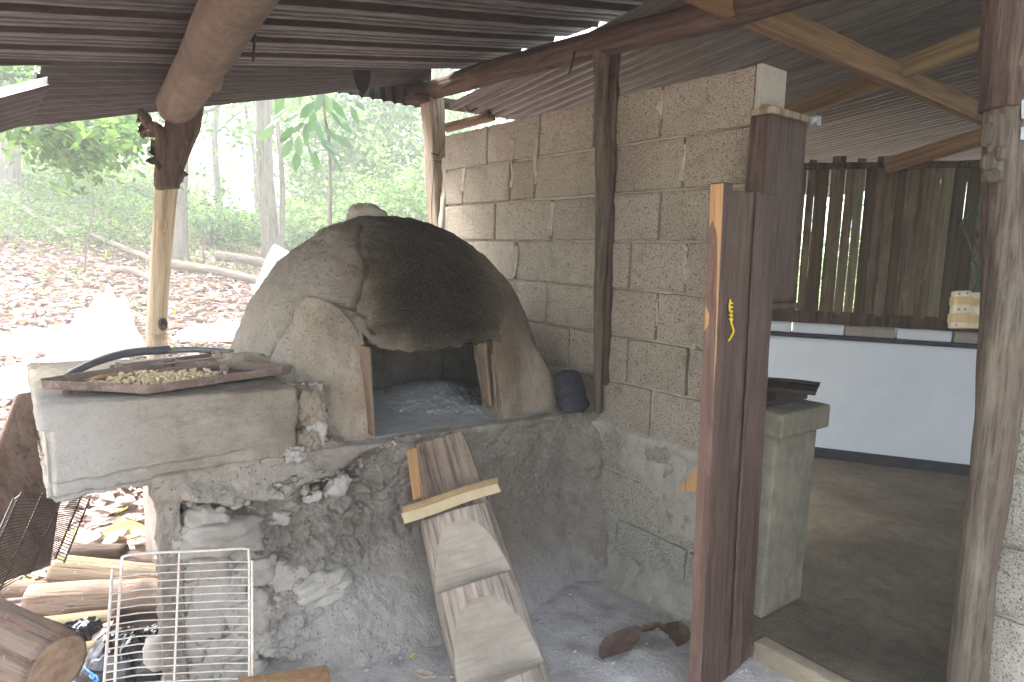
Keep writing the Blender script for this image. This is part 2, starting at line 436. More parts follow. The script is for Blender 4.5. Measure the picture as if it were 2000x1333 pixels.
M_plaster_end = mat_mud("end_plaster", (.33, .31, .265), (.39, .37, .32), (.27, .25, .21), bump=.0015, pits=False)
M_render = mat_mud("wall_render", (.31, .295, .26), (.40, .385, .345), (.24, .225, .195), bump=.006)
M_white = mat_plain("white_paint", (.70, .76, .83), (.64, .71, .78), .55, 0, .3, 4, .0006, False)
M_dark_skirt = mat_plain("dark_skirting", (.025, .03, .04), (.05, .05, .06), .6, 0, .3, 18)
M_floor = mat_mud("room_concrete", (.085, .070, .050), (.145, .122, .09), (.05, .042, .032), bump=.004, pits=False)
M_kerb = mat_mud("kerb_concrete", (.26, .22, .16), (.34, .29, .22), (.18, .15, .11), bump=.003)
M_counter = mat_mud("counter_cement", (.18, .17, .13), (.24, .225, .175), (.13, .12, .095), bump=.003, pits=True, streak=(1.2, 1.2, .4))
M_log_beam = mat_mud("beam_wood", (.15, .12, .092), (.105, .083, .064), (.20, .165, .13), bump=.006, pits=False)
M_post = mat_wood("pale_post", (.42, .34, .24), (.50, .42, .31), (.28, .20, .13), .5, .002, .8)
M_bark_dark = mat_wood("dark_bark", (.11, .075, .058), (.075, .052, .042), (.03, .022, .018), .7, .008, .95, (.17, .12, .09))
M_grey_post = mat_wood("grey_post", (.30, .245, .19), (.24, .20, .155), (.12, .095, .07), .6, .004, .9, (.40, .35, .29))
M_right_post = mat_wood("right_post_wood", (.12, .10, .078), (.095, .078, .06), (.05, .04, .032), .8, .007, .9, (.19, .175, .14))
M_notched = mat_wood("notched_log", (.33, .285, .235), (.41, .37, .32), (.20, .16, .125), .9, .004, .92, (.44, .42, .385))
def mat_cutface():
    q = N("axe_cut_wood"); co = q.coord((.10, .10, 1), True); ci = q.coord((1, 1, 1), True)
    g = q.noise(co, 55, 5, .65); b = q.noise(ci, 7, 5, .6); f = q.noise(ci, 70, 4, .7)
    col = q.mix(q.ramp(b, [(.38, 0), (.62, 1)]), (.235, .205, .17), (.31, .28, .24))
    col = q.mix(q.ramp(g, [(.36, .7), (.5, 0)]), col, (.22, .18, .145)); col = q.mix(q.ramp(f, [(.62, 0), (.75, .5)]), col, (.40, .38, .35))
    return q.finish(col, .92, q.bump(q.math('ADD', g, q.math('MULTIPLY', f, .5)), .003), spec=.15)
M_cutface = mat_cutface()
M_notch_bark = mat_wood("notched_log_bark", (.27, .23, .195), (.36, .32, .28), (.13, .10, .08), .7, .005, .95, (.40, .33, .29))
M_notch_dark = mat_wood("plank_split", (.19, .145, .115), (.25, .20, .165), (.09, .065, .05), .9, .004, .92)
M_orange_wood = mat_wood("fresh_wood", (.46, .29, .15), (.40, .24, .12), (.30, .17, .08), .7, .003, .85)
M_timber = mat_wood("sawn_timber", (.24, .155, .085), (.19, .12, .065), (.12, .075, .04), .5, .001, .75)
M_timber2 = mat_wood("sawn_timber_pale", (.30, .22, .115), (.24, .175, .09), (.15, .1, .055), .5, .001, .75)
M_door = mat_wood("door_dark", (.060, .034, .026), (.085, .052, .040), (.026, .015, .011), 1.1, .005, .6, (.14, .095, .078), spec=.4)
M_door_edge = mat_wood("door_edge", (.15, .092, .076), (.125, .078, .064), (.085, .052, .043), .4, .0008, .65, (.22, .15, .13))
M_bamboo = mat_wood("bamboo_dry", (.155, .12, .078), (.11, .085, .056), (.055, .042, .028), .4, .001, .6, (.22, .19, .135))
M_bamboo2 = mat_wood("bamboo_green", (.21, .19, .125), (.17, .155, .10), (.10, .09, .055), .4, .001, .6)
M_bamboo3 = mat_wood("bamboo_dark", (.09, .065, .038), (.065, .05, .03), (.035, .027, .018), .4, .001, .6)
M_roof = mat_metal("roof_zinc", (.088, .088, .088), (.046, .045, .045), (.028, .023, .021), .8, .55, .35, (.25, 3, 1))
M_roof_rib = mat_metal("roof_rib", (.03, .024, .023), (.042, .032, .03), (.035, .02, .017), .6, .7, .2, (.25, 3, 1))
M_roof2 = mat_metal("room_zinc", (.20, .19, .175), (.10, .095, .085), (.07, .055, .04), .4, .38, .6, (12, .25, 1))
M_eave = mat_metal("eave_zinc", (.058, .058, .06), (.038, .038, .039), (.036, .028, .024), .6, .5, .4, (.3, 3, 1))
M_tin = mat_metal("tin", (.34, .36, .37), (.25, .27, .28), (.2, .15, .1), .1, .4, .6)
M_rust = mat_metal("tray_rust", (.27, .20, .175), (.18, .125, .11), (.38, .31, .28), .5, .7, .2)
M_rust_dark = mat_metal("tray_floor", (.14, .13, .14), (.10, .095, .10), (.15, .09, .07), .3, .55, .4)
M_tray2 = mat_metal("dark_tray", (.05, .042, .035), (.035, .03, .026), (.07, .04, .03), .4, .5, .5)
M_bean = mat_plain("bean", (.60, .50, .33), (.48, .39, .25), .7, 0, .25, 40)
M_rackw = mat_plain("white_wire", (.78, .76, .72), (.62, .52, .45), .45, 0, .4, 25)
M_rackb = mat_plain("black_wire", (.04, .035, .033), (.09, .06, .045), .5, .3, .4, 30)
M_board = mat_wood("grey_board", (.20, .14, .11), (.25, .18, .145), (.12, .08, .06), .4, .002, .85)
M_plastic = mat_plain("black_plastic", (.010, .011, .016), (.02, .022, .03), .22, 0, .6, 12)
M_cloth = mat_plain("dark_cloth", (.035, .037, .045), (.055, .057, .068), .95, 0, .1, 90, .001)
M_string = mat_plain("blue_string", (.02, .16, .55), (.03, .22, .62), .5)
M_yellow = mat_plain("yellow_cord", (.62, .47, .02), (.55, .38, .02), .6)
M_greenw = mat_plain("green_wire", (.03, .10, .045), (.02, .06, .03), .5)
M_box = mat_plain("socket_plastic", (.62, .60, .48), (.56, .50, .36), .45, 0, .4, 30)
M_box_tape = mat_plain("socket_tape", (.55, .45, .26), (.50, .38, .2), .5, 0, .3, 30)
M_sheetw = mat_plain("white_plastic_sheet", (.80, .80, .78), (.72, .72, .70), .5, 0, .3, 8, 0, True, (.4, (.8, .8, .8)))
M_bluegrey = mat_plain("blue_grey_plastic", (.06, .065, .08), (.10, .105, .12), .6, 0, .5, 10)
M_strip = mat_plain("strip_bamboo", (.56, .47, .31), (.48, .38, .24), .5, 0, .3, 14)
M_strip_d = mat_plain("strip_outer_skin", (.36, .26, .14), (.27, .19, .10), .5, 0, .3, 14)
M_yellowjamb = mat_wood("yellow_jamb", (.42, .36, .17), (.37, .31, .14), (.28, .22, .09), .4, .0006, .7)
M_cut = mat_plain("cut_end", (.34, .235, .17), (.20, .13, .09), .9, 0, .1, 30, .003)
M_bark_log = mat_wood("log_bark", (.22, .16, .12), (.28, .21, .165), (.11, .075, .055), .6, .006, .95, (.40, .33, .27), .5)
M_bark_moss = mat_wood("log_moss", (.22, .17, .12), (.27, .21, .15), (.12, .085, .06), .6, .006, .95, (.20, .22, .07), .5)
M_bark_red = mat_wood("peeled_log", (.17, .125, .105), (.22, .165, .14), (.09, .065, .052), .5, .006, .9, (.40, .21, .13), .4)
M_stick = mat_wood("stick", (.17, .125, .10), (.22, .165, .13), (.09, .06, .05), .6, .005, .95)
M_dryleaf = mat_leaf("dry_leaf", [(0, (.22, .13, .12)), (.35, (.40, .28, .27)), (.6, (.52, .39, .38)), (.8, (.32, .20, .175)), (.93, (.46, .34, .30)), (.965, (.40, .30, .24)), (.985, (.26, .34, .10)), (1, (.60, .47, .06))], .15, .55)
M_bigleaf = mat_plain("brown_leaf", (.15, .10, .08), (.21, .145, .115), .8, 0, .2, 25, .002)
M_paleleaf = mat_plain("pale_leaf", (.52, .44, .36), (.42, .33, .26), .8, 0, .2, 25, .002)
M_ylwleaf = mat_plain("yellow_leaf", (.62, .60, .12), (.52, .44, .2), .7, 0, .2, 15, .002)
M_trunk = mat_wood("tree_bark", (.16, .135, .11), (.22, .19, .155), (.08, .065, .05), .3, .01, .95, (.28, .27, .22))
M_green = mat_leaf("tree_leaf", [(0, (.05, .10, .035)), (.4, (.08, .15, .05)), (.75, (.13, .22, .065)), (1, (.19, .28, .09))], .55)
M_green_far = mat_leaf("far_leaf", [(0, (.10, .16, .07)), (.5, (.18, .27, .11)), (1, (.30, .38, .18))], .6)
M_green_big = mat_leaf("broad_leaf", [(0, (.12, .21, .12)), (.6, (.17, .27, .15)), (1, (.24, .33, .19))], .6)
M_grass = mat_leaf("grass_blade", [(0, (.09, .17, .03)), (.6, (.17, .27, .05)), (1, (.30, .36, .09))], .45)

def mat_ground():
    q = N("ground_soil"); co = q.coord()
    a = q.noise(co, 1.3, 6, .65); b = q.noise(co, 9, 7, .7); c = q.noise(co, 60, 5, .7)
    soil = q.mix(q.ramp(a, [(.35, 0), (.65, 1)]), (.24, .175, .155), (.34, .265, .24))
    soil = q.mix(q.ramp(b, [(.5, 0), (.7, .7)]), soil, (.33, .26, .23))
    ash = q.mix(q.ramp(b, [(.38, 0), (.62, 1)]), (.40, .395, .39), (.50, .495, .49))
    ash = q.mix(q.ramp(c, [(.30, .7), (.42, 0)]), ash, (.16, .155, .15))
    ash = q.mix(q.ramp(q.noise(co, 5, 4, .6), [(.50, 0), (.66, .75)]), ash, (.27, .25, .235))
    mk = q.math('MULTIPLY', q.sphere((1.6, .9, 0), 1.5, 1.75), 1.0)
    col = q.mix(mk, soil, ash)
    far = q.sphere((1.0, 2, 0), 12, 19, sc=(1, 1, 0))
    col = q.mix(far, q.mix(q.ramp(b, [(.4, 0), (.6, 1)]), (.13, .16, .045), (.22, .24, .08)), col)
    return q.finish(col, .97, q.bump(q.math('ADD', q.math('MULTIPLY', b, .6), q.math('MULTIPLY', c, .5)), .012), spec=.1)
M_ground = mat_ground()

# ------------------------------------------------------------------ ground
def gz(x, y):
    x = np.asarray(x, float); y = np.asarray(y, float)
    z = 0.092 * np.maximum(0, np.minimum(y, 40) - 3.6) - .045 * np.maximum(0, np.minimum(y, 40) - 17)
    side = np.maximum(0, .34 * y - x)
    z = z + .021 * np.maximum(0, np.minimum(y, 24) - 8) * np.minimum(side, 14)
    return z - .055 * np.maximum(0, x - 3) * sstep(5, 10, y) * 0
def ground_noise(x, y):
    p = np.stack([x, y, np.zeros_like(x)], 1)
    near = sstep(6, 3, np.hypot(x - 1, y - 2))
    return fbm(p, 1.1, 4, 3) * .05 * (1 - near * .85) + fbm(p, 14, 4, 4) * .010
xs = np.concatenate([-np.geomspace(1.2, 400, 46)[::-1] , np.linspace(-1.15, 3.2, 200), np.geomspace(3.25, 400, 60)])
ys = np.concatenate([-np.geomspace(.6, 400, 20)[::-1], np.linspace(-.55, 4.2, 210), np.geomspace(4.24, 600, 120)])
X, Y = np.meshgrid(xs, ys); x, y = X.ravel(), Y.ravel()
z = gz(x, y) + ground_noise(x, y)
z = np.where((x > 2.1) & (y < 4) , np.minimum(z, 0.02), z)
g = ob("ground", (np.stack([x, y, z], 1), grid(len(xs), len(ys))), M_ground, None, Matrix.Identity(4)); kind(g, "structure")
def gpt(x, y, h=0.0): return np.array([x, y, float(gz(x, y)) + h])

# ------------------------------------------------------------------ room floor
V, F = rbox(5.6, 6.6, .22, 60, 66, 1, .012, (4.96, .75, -.04))
V[:, 2] += .0035 * fbm(V, 2.5, 4, 8) * (V[:, 2] > 0)
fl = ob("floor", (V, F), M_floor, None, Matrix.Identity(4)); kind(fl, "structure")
V, F = rbox(.07, 1.35, .21, 3, 60, 2, .012, (2.115, .55, -.032)); V, F = rough((V, F), .006, 18, 3)
k_ = ob("threshold_kerb", (V, F), M_kerb, None, Matrix.Identity(4)); kind(k_, "structure")

# ------------------------------------------------------------------ block wall
WX, WT = 2.08, .15
ZROWS = [2.09 - .199 * i for i in range(11)] + [-.05]
def wall_of_blocks(name, y0, y1, x0, thick, rows, joints, label, group=None, mat=M_block, matlow=M_block_low, seed=0):
    """wall in the plane X=x0 (faces -X), from y0 to y1; rows = list of z edges from the top; joints[i] = list of Y"""
    root = empty(name, (x0 + thick / 2, (y0 + y1) / 2, 0), label, "wall", group)
    R = np.random.default_rng(seed)
    top = rows[0]; bot = rows[-1]
    V, F = rbox(thick - .02, y1 - y0 - .012, top - bot - .012, 2, 40, 40, .004, (x0 + thick / 2 + .004, (y0 + y1) / 2, (top + bot) / 2))
    V, F = rough((V, F), .004, 30, seed)
    ob("mortar", (V, F), M_mortar, root)
    for i in range(len(rows) - 1):
        zt, zb = rows[i], rows[i + 1]
        js = sorted([y0] + [j for j in joints[i] if y0 + .04 < j < y1 - .04] + [y1])
        for a, b in zip(js[:-1], js[1:]):
            g1 = .0045 + R.uniform(0, .005); h = zt - zb - (g1 * 1.4 if i else g1 * .7); wdt = b - a - g1 * 1.6
            if h < .03 or wdt < .02: continue
            V, F = rbox(thick, wdt, h, 1, max(3, int(wdt / .022)), max(3, int(h / .022)), .007)
            V, F = rough((V, F), .0045, 28, int(R.integers(1e5)), 4, .003, 26)
            dx = R.uniform(-.006, .005)
            V = V + np.array([x0 + thick / 2 + dx, (a + b) / 2, zb + (g1 * .7) + h / 2])
            ob("block", (V, F), matlow if zt < .8 else mat, root)
    return root
def wy(px, py=300): return float(on(px, py, 0, WX)[1])
wall_y0, wall_y1 = 1.385, 3.40
J = [[wy(950), wy(1052), wy(1160), wy(1292, 200)],
     [wy(905), wy(997), wy(1046), wy(1200, 320), wy(1336, 320)],
     [wy(968, 430), wy(1077, 430), wy(1180, 430), wy(1288, 430)],
     [wy(925, 510), wy(1007, 510), wy(1118, 510), wy(1230, 520), wy(1340, 510)],
     [wy(965, 600), wy(1066, 600), wy(1165, 600), wy(1283, 610)],
     [wy(1000, 690), wy(1110, 690), wy(1225, 700), wy(1345, 700)],
     [wy(1060, 800), wy(1170, 800), wy(1270, 800)],
     [wy(1120, 900), wy(1225, 900), wy(1320, 920)],
     [wy(1150, 1000), wy(1290, 1000)],
     [wy(1200, 1100), wy(1340, 1100)], [wy(1250, 1150)]]
bw = wall_of_blocks("block_wall", wall_y0, wall_y1, WX, WT, ZROWS, J, "unplastered grey concrete block wall standing behind and right of the clay oven", seed=11)
V, F = rbox(WT + .004, .022, 2.09, 4, 2, 40, .004, (WX + WT / 2, wall_y0 - .012, 1.046)); V, F = rough((V, F), .002, 20, 3)
ob("end_plaster", (V, F), M_plaster_end, bw)
# smeared mortar over some vertical joints
for k, (a, b, c) in enumerate([(1000, 320, 75), (1046, 320, 75), (1292, 205, 55), (1336, 320, 70), (1007, 510, 50), (1118, 520, 70), (1340, 520, 75), (1283, 610, 55), (1355, 690, 40), (1077, 430, 60), (905, 350, 40)]):
    p = on(a, b, 0, WX)
    V, F = rbox(.006, .026, c / 1300 * p[1] * 1.5, 1, 3, 12, .003)
    V, F = rough((V, F), .016, 24, k); V[:, 1] += .008 * np.sin(V[:, 2] * 30 + k)
    ob("mortar_smear", (V + p + np.array([.001, 0, 0]), F), M_mortar, bw)
# crumbly render coat on the lower part with a ledge
ny, nz = 130, 110
U_, T_ = np.meshgrid(np.linspace(wall_y0 + .002, 2.16, ny), np.linspace(-.05, .745, nz)); u, t = U_.ravel(), T_.ravel()
p = np.stack([u * 0, u, t], 1)
ledge = .70 + .02 * fbm(np.stack([u, u * 0, u * 0], 1), 6, 3, 2)
d = -.008 + .030 * fbm(p, 4, 5, 21) + .014 * fbm(p, 22, 4, 22) + .05 * sstep(.35, .0, t) ** 2 + .008 * worley(p, 9, 4)[0]
d = d + .022 * sstep(ledge - .07, ledge - .01, t)
d = np.where(t > ledge, d * sstep(ledge + .03, ledge, t) - .02, d)
d += .035 * sstep(2.0, 2.12, u) * sstep(.9, .3, t)
ob("render_coat", (np.stack([WX + .004 - d, u, t], 1), grid(ny, nz)[:, ::-1]), M_render, bw)
# mortar dribbles near the oven on the wall
# ------------------------------------------------------------------ right block wall
ry1 = .565
RJ = [[.2, -.2], [.36, -.04], [.18, -.22], [.38, -.02], [.2, -.2], [.36, -.04], [.17, -.23], [.37, -.03], [.2, -.2], [.36, -.04], [.1]]
wall_of_blocks("block_wall", -.75, ry1, WX + .01, .15, ZROWS, RJ, "rough grey concrete block wall at the right edge behind the tall bare post", mat=M_block_low, seed=31)

# ------------------------------------------------------------------ oven
OY = 2.15
oven = empty("clay_oven", (1.25, 2.5, 0), "domed clay bread oven with a soot-blackened front on a rough rubble base", "oven")
# base front + left side sheet
def seg_d(px, pz, pts):
    """distance and signed offset to a polyline in (x,z)"""
    best = np.full(len(px), 9.0)
    for (ax_, az_), (bx, bz) in zip(pts[:-1], pts[1:]):
        vx, vz = bx - ax_, bz - az_; L = vx * vx + vz * vz
        t = np.clip(((px - ax_) * vx + (pz - az_) * vz) / L, 0, 1)
        best = np.minimum(best, np.hypot(px - ax_ - t * vx, pz - az_ - t * vz))
    return best
ZT = .752
s_side = np.linspace(-.75, 0, 60, endpoint=False); s_front = np.linspace(0, 1.76, 620)
S = np.concatenate([s_side, s_front]); T = np.linspace(-.04, ZT, 290)
SS, TT = np.meshgrid(S, T); s, t = SS.ravel(), TT.ravel()
X0 = .335
bx = np.where(s >= 0, X0 + s, X0 - s * .12); by = np.where(s >= 0, OY - .055 * np.clip(s - .7, 0, 2), OY - s)
rc = .035   # corner softening of normals
nx_ = np.where(s >= 0, -sstep(rc, 0, s) * .5, -1.0 + sstep(-rc, 0, s) * .5); nyv = np.where(s >= 0, -1 + sstep(rc, 0, s) * .5, -sstep(-rc, 0, s) * .5)
nl = np.hypot(nx_, nyv); nx_ /= nl; nyv /= nl
xx = np.where(s >= 0, bx, X0)
P = np.stack([bx, by, t], 1)
brd = np.interp(xx, [.335, .42, .50, .56, .62, .70, .78, .86, .93, .99, 1.10, 1.3, 2.1], [.665, .655, .625, .60, .615, .60, .625, .635, .66, .70, .74, .80, .85]) + .018 * fbm(P, 14, 3, 5)
right = sstep(.98, 1.25, xx)
below = sstep(brd + .012, brd - .022, t)
rub = 1 - right * .8
w1, w2 = worley(P * np.array([1, 1, 1.25]), 17, 3); w3, w4 = worley(P, 42, 8)
lump = (.55 - w1) * .075 + (.5 - w3) * .032 + .008 * fbm(P, 60, 3, 77)
grit = fbm(P, 34, 5, 71, .62)
lump = lump + .022 * grit + .012 * np.abs(fbm(P, 18, 4, 73))
lump = lump * (1 - .75 * sstep(.62, .85, xx) * sstep(.40, .25, t))
d = .016 * fbm(P, 3, 4, 1) + .010 * fbm(P, 12, 5, 2) + .004 * fbm(P, 50, 3, 3)
d += rub * below * lump + (1 - below) * rub * .012 * fbm(P, 25, 3, 14)
# overhanging broken lip and the hollow below it
lip = np.exp(-((t - brd - .02) / .035) ** 2) * (1 - right)
d += lip * (.030 + .025 * fbm(P, 20, 3, 6))
hollow = below * (1 - right) * (1 - .45 * sstep(.45, .15, t)) * .065
leftdeep = sstep(.66, .55, xx) * below * .10 * (s > 0) * sstep(.06, .09, xx - X0)
d -= hollow + leftdeep
d -= .10 * np.exp(-(((xx - .93) / .10) ** 2 + ((t - .60 - (xx - .93) * .35) / .035) ** 2)) * (s > 0)
# mound growing towards the floor on the middle/right, fillet at the ground
d += sstep(.62, .95, xx) * (.15 * sstep(.36, -.02, t) ** 1.4 + .05 * sstep(.5, .2, t)) * (1 - .5 * sstep(1.5, 2.0, xx))
d += .05 * np.exp(-(((xx - .80) / .12) ** 2 + ((t - .38) / .12) ** 2))
d += .045 * np.exp(-(((xx - .72) / .07) ** 2 + ((t - .18) / .1) ** 2))
# smooth plastered leg at the left corner
leg = sstep(.085, .06, xx - X0) * (s > -.2)
d = d * (1 - .75 * leg) + leg * (.012 - .02 * (t - .4) ** 2)
# meets the block wall in a rounded corner
d += .09 * sstep(1.93, 2.09, xx) * sstep(.9, .5, t)
d -= .02 * right * sstep(.62, .52, t) * sstep(.15, .4, t)
# rim at the hearth
d += .010 * sstep(ZT - .05, ZT - .02, t) - .03 * sstep(ZT - .012, ZT, t)
V = P + np.stack([nx_, nyv, np.zeros_like(nx_)], 1) * d[:, None]
ob("base", (V, grid(len(S), len(T))), M_base, oven)
V, F = rbox(1.60, .95, .74, 4, 4, 4, .02, (1.25, 2.78, .375)); ob("base_core", (V, F), M_base, oven)
# hearth slab (top of the base)
V, F = rbox(1.72, 1.09, .05, 170, 100, 1, .014, (1.205, 2.712, ZT - .026))
V[:, 2] += (V[:, 2] > ZT - .03) * (.006 * fbm(V, 6, 4, 31) + .003 * fbm(V, 40, 3, 33)); V[:, 1] -= .055 * np.clip(V[:, 0] - 1.03, 0, 2)
ob("hearth", (V, F), M_ash, oven)

# stones bedded in the base: pixel, width px, height px, tilt, set-back
stones = [(430, 1038, 66, 30, .12, .01, 0), (398, 1020, 40, 32, .5, .015, 0), (405, 1098, 38, 26, .1, .005, 1), (448, 1160, 26, 60, -.15, .02, 0), (500, 1110, 34, 24, 0, .03, 0),
          (496, 1190, 34, 44, .1, .015, 0), (405, 1175, 34, 60, .3, .01, 0), (375, 1245, 30, 38, .2, -.01, 0), (440, 1268, 34, 45, -.2, .0, 0), (395, 1310, 34, 30, 0, -.02, 1),
          (560, 1125, 34, 28, .4, .05, 0), (625, 1140, 55, 34, -.1, .06, 0), (660, 948, 18, 22, .6, .02, 0), (640, 962, 9, 8, 0, -.01, 0), (618, 968, 10, 9, 0, -.01, 0), (600, 975, 8, 7, 0, -.01, 0),
          (480, 1255, 30, 30, .1, .02, 0), (360, 1150, 20, 44, .3, .02, 0), (470, 1075, 22, 20, 0, .0, 0), (345, 1068, 22, 34, .2, .03, 0), (530, 1180, 26, 20, .3, .04, 0), (545, 1010, 18, 12, .3, .01, 0),
          (520, 1250, 30, 26, .2, .02, 0), (575, 1205, 26, 18, .2, .05, 0), (470, 1310, 40, 30, .2, .02, 0)]
for i, (px, py, rw, rh, tilt, back, kd) in enumerate(stones):
    c = on(px, py, 1, OY + .055 - back * .6); k = c[1] / math.cos(AZ) / 1300 * .98
    V, F = blob(rw * k, rw * k * .7, rh * k, i + 3, 36, .34, 2.6, .5)
    V = V * (1 + .05 * fbm(V, 60, 4, i))[:, None]
    ct, st = math.cos(tilt), math.sin(tilt)
    V = np.stack([V[:, 0] * ct + V[:, 2] * st, V[:, 1], -V[:, 0] * st + V[:, 2] * ct], 1)
    ob("stone", (V + c, F), M_stone2 if kd == 2 else (M_stone if rw > 30 and i < 6 else M_clod), oven)
# rough clods stuck over the rubble, one joined part
cl = []
R = np.random.default_rng(5)
for i in range(420):
    u = R.random(); xq = .42 + 1.0 * u ** 1.5; zq = R.uniform(.12, .62)
    b = float(np.interp(xq, [.335, .56, .78, .93, 1.10, 1.4], [.66, .60, .62, .66, .72, .7]))
    if R.random() < .30: zq = b + R.normal(0, .03)
    if xq > .95 and zq < .45 and R.random() < .8: continue
    r_ = .004 + .016 * R.random() ** 3
    V, F = blob(r_ * R.uniform(.8, 1.8), r_, r_ * R.uniform(.6, 1.2), i, 9, .7, 2.2, R.uniform(0, 1))
    yq = OY + .06 - (.0 if zq < b - .01 else .085) - .07 * sstep(.62, .95, xq) * sstep(.5, .3, zq)
    F = [q if len(q) == 4 else (q[0], q[1], q[2], q[2]) for q in F]
    cl.append((V + np.array([xq, yq + R.uniform(-.004, .018), zq]), np.array(F)))
V, F = merge(cl); F = [tuple(dict.fromkeys(map(int, q))) for q in F]
kind(ob("clods", (V, F), M_base, oven), "stuff")

# dome shell
DC = np.array([1.375, 2.66, .745]); DA, DB, DH = .700, .52, .81
def dome_pt(az, el, off=0.0):
    """az, el arrays -> points; el 0 base .. pi/2 top"""
    e = 2.18
    ca, sa = np.cos(az), np.sin(az)
    r = (np.abs(ca) ** e + np.abs(sa) ** e) ** (-1 / e)
    ce, se = np.cos(el), np.sin(el)
    q = (np.abs(ce) ** 2.12 + np.abs(se) ** 2.12) ** (-1 / 2.12)
    return np.stack([DC[0] + (DA - off) * r * ca * ce * q, DC[1] + (DB - off) * r * sa * ce * q, DC[2] + (DH - off) * se * q], 1)
def dome_front_y(X, Z):
    u = np.abs((X - DC[0]) / DA); v = np.abs((Z - DC[2]) / DH)
    k = np.clip(1 - u ** 2.15 - v ** 2.15, 0.0, 1)
    return DC[1] - DB * k ** (1 / 2.15)
na, ne = 560, 190
A_, E_ = np.meshgrid(np.linspace(0, 2 * math.pi, na, endpoint=False), np.linspace(-.03, math.pi / 2 - .012, ne)); a, e = A_.ravel(), E_.ravel()
Vo = dome_pt(a, e); Nn = dome_pt(a, e) - dome_pt(a, e, .02); Nn /= np.linalg.norm(Nn, axis=1)[:, None]
def crack(pix, Y):
    out = []
    for px, py in pix:
        p = on(px, py, 1, Y)
        for _ in range(6): p = on(px, py, 1, float(dome_front_y(np.array([p[0]]), np.array([p[2]]))[0]))
        out.append(p)
    return np.array(out)
cracks = [crack([(708, 447), (700, 470), (703, 492), (714, 512), (716, 530), (706, 548), (700, 575), (690, 600)], 2.4),
          crack([(690, 600), (640, 588), (590, 590), (575, 615), (560, 640), (540, 665)], 2.4),
          crack([(690, 600), (715, 620), (730, 655)], 2.3), crack([(1020, 590), (1005, 620), (985, 640), (965, 655)], 2.3),
          crack([(540, 665), (530, 690), (520, 700), (515, 720)], 2.4), crack([(975, 500), (1000, 545), (1022, 590)], 2.3)]
def cdist(Q, pl):
    best = np.full(len(Q), 9.0)
    for p0, p1 in zip(pl[:-1], pl[1:]):
        v = p1 - p0; tt = np.clip(((Q - p0) @ v) / (v @ v), 0, 1); best = np.minimum(best, np.linalg.norm(Q - p0 - tt[:, None] * v, axis=1))
    return best
Qn = Vo + .010 * np.stack([fbm(Vo, 24, 3, 61), fbm(Vo, 24, 3, 62), fbm(Vo, 24, 3, 63)], 1)
d = .030 * fbm(Vo, 2.3, 3, 41) + .013 * fbm(Vo, 8, 4, 42) + .009 * fbm(Vo, 30, 5, 43, .65) + .003 * fbm(Vo * np.array([.3, .3, 1.6]), 26, 3, 46) * sstep(2.5, 2.3, Vo[:, 1])
for i, c in enumerate(cracks):
    d -= (.022 if i != 5 else .010) * np.exp(-(cdist(Qn, c) / .007) ** 2)
# step: the sooty front skin stands proud of the left shell
front = sstep(.0, .06, Vo[:, 0] - np.interp(Vo[:, 2], [.9, 1.1, 1.2, 1.35, 1.5], [1.0, 1.0, .97, 1.0, 1.03])) * (Vo[:, 1] < 2.7)
d += .012 * front
# lip over the mouth
lipm = np.exp(-((Vo[:, 2] - 1.10) / .04) ** 2) * (np.abs(Vo[:, 0] - 1.31) < .30) * (Vo[:, 1] < 2.6)
d += .022 * lipm
Vo = Vo + Nn * d[:, None]
Vi = dome_pt(a, e, .085); Vi += Nn * (.014 * fbm(Vi, 9, 4, 51))[:, None]
Fo = grid(na, ne, True); nv = len(Vo)
topo = np.array([Vo[-na:].mean(0) + [0, 0, .001]]); topi = np.array([Vi[-na:].mean(0)])
VV = np.concatenate([Vo, Vi, topo, topi]); FF = [tuple(map(int, q)) for q in Fo] + [tuple(map(int, q[::-1] + nv)) for q in Fo]
ct_, ci_ = 2 * nv, 2 * nv + 1
for i in range(na):
    j = (i + 1) % na; k = (ne - 1) * na
    FF.append((k + i, k + j, ct_)); FF.append((nv + k + j, nv + k + i, ci_)); FF.append((j, i, nv + i, nv + j))
dome_me = bare("dome", (VV, FF), M_dome); dome_me.materials.append(M_inside)
tmp = bpy.data.objects.new("tmp_dome", dome_me); COL.objects.link(tmp)
# cutter with ragged outline
zl = []
R = np.random.default_rng(2)
xt = np.linspace(1.03, 1.585, 60)
top = np.interp(xt, [1.03, 1.06, 1.13, 1.22, 1.33, 1.45, 1.585], [1.125, 1.09, 1.062, 1.058, 1.062, 1.075, 1.085]) + .012 * fbm(np.stack([xt, xt * 0, xt * 0], 1), 40, 3, 9) + .006 * R.normal(size=60) * .5
outl = [(1.03, .60)] + list(zip(xt, top)) + [(1.585, .60)]
n = len(outl)
CV = [(q[0], 1.8, q[1]) for q in outl] + [(q[0], 2.62, q[1]) for q in outl]
CF = [tuple(range(n)), tuple(range(2 * n - 1, n - 1, -1))] + [((i + 1) % n, i, n + i, n + (i + 1) % n) for i in range(n)]
cme = bare("cutter", (CV, CF), M_inside, False); bm = bmesh.new(); bm.from_mesh(cme); bmesh.ops.recalc_face_normals(bm, faces=bm.faces); bm.to_mesh(cme); bm.free()
bm = bmesh.new(); bm.from_mesh(dome_me); bmesh.ops.recalc_face_normals(bm, faces=bm.faces); bm.to_mesh(dome_me); bm.free()
cut = bpy.data.objects.new("tmp_cutter", cme); COL.objects.link(cut)
md = tmp.modifiers.new("b", 'BOOLEAN'); md.operation = 'DIFFERENCE'; md.object = cut; md.solver = 'EXACT'
dg = bpy.context.evaluated_depsgraph_get(); dome2 = bpy.data.meshes.new_from_object(tmp.evaluated_get(dg))
bpy.data.objects.remove(tmp); bpy.data.objects.remove(cut)
if len(dome2.polygons) < 1000: dome2 = dome_me
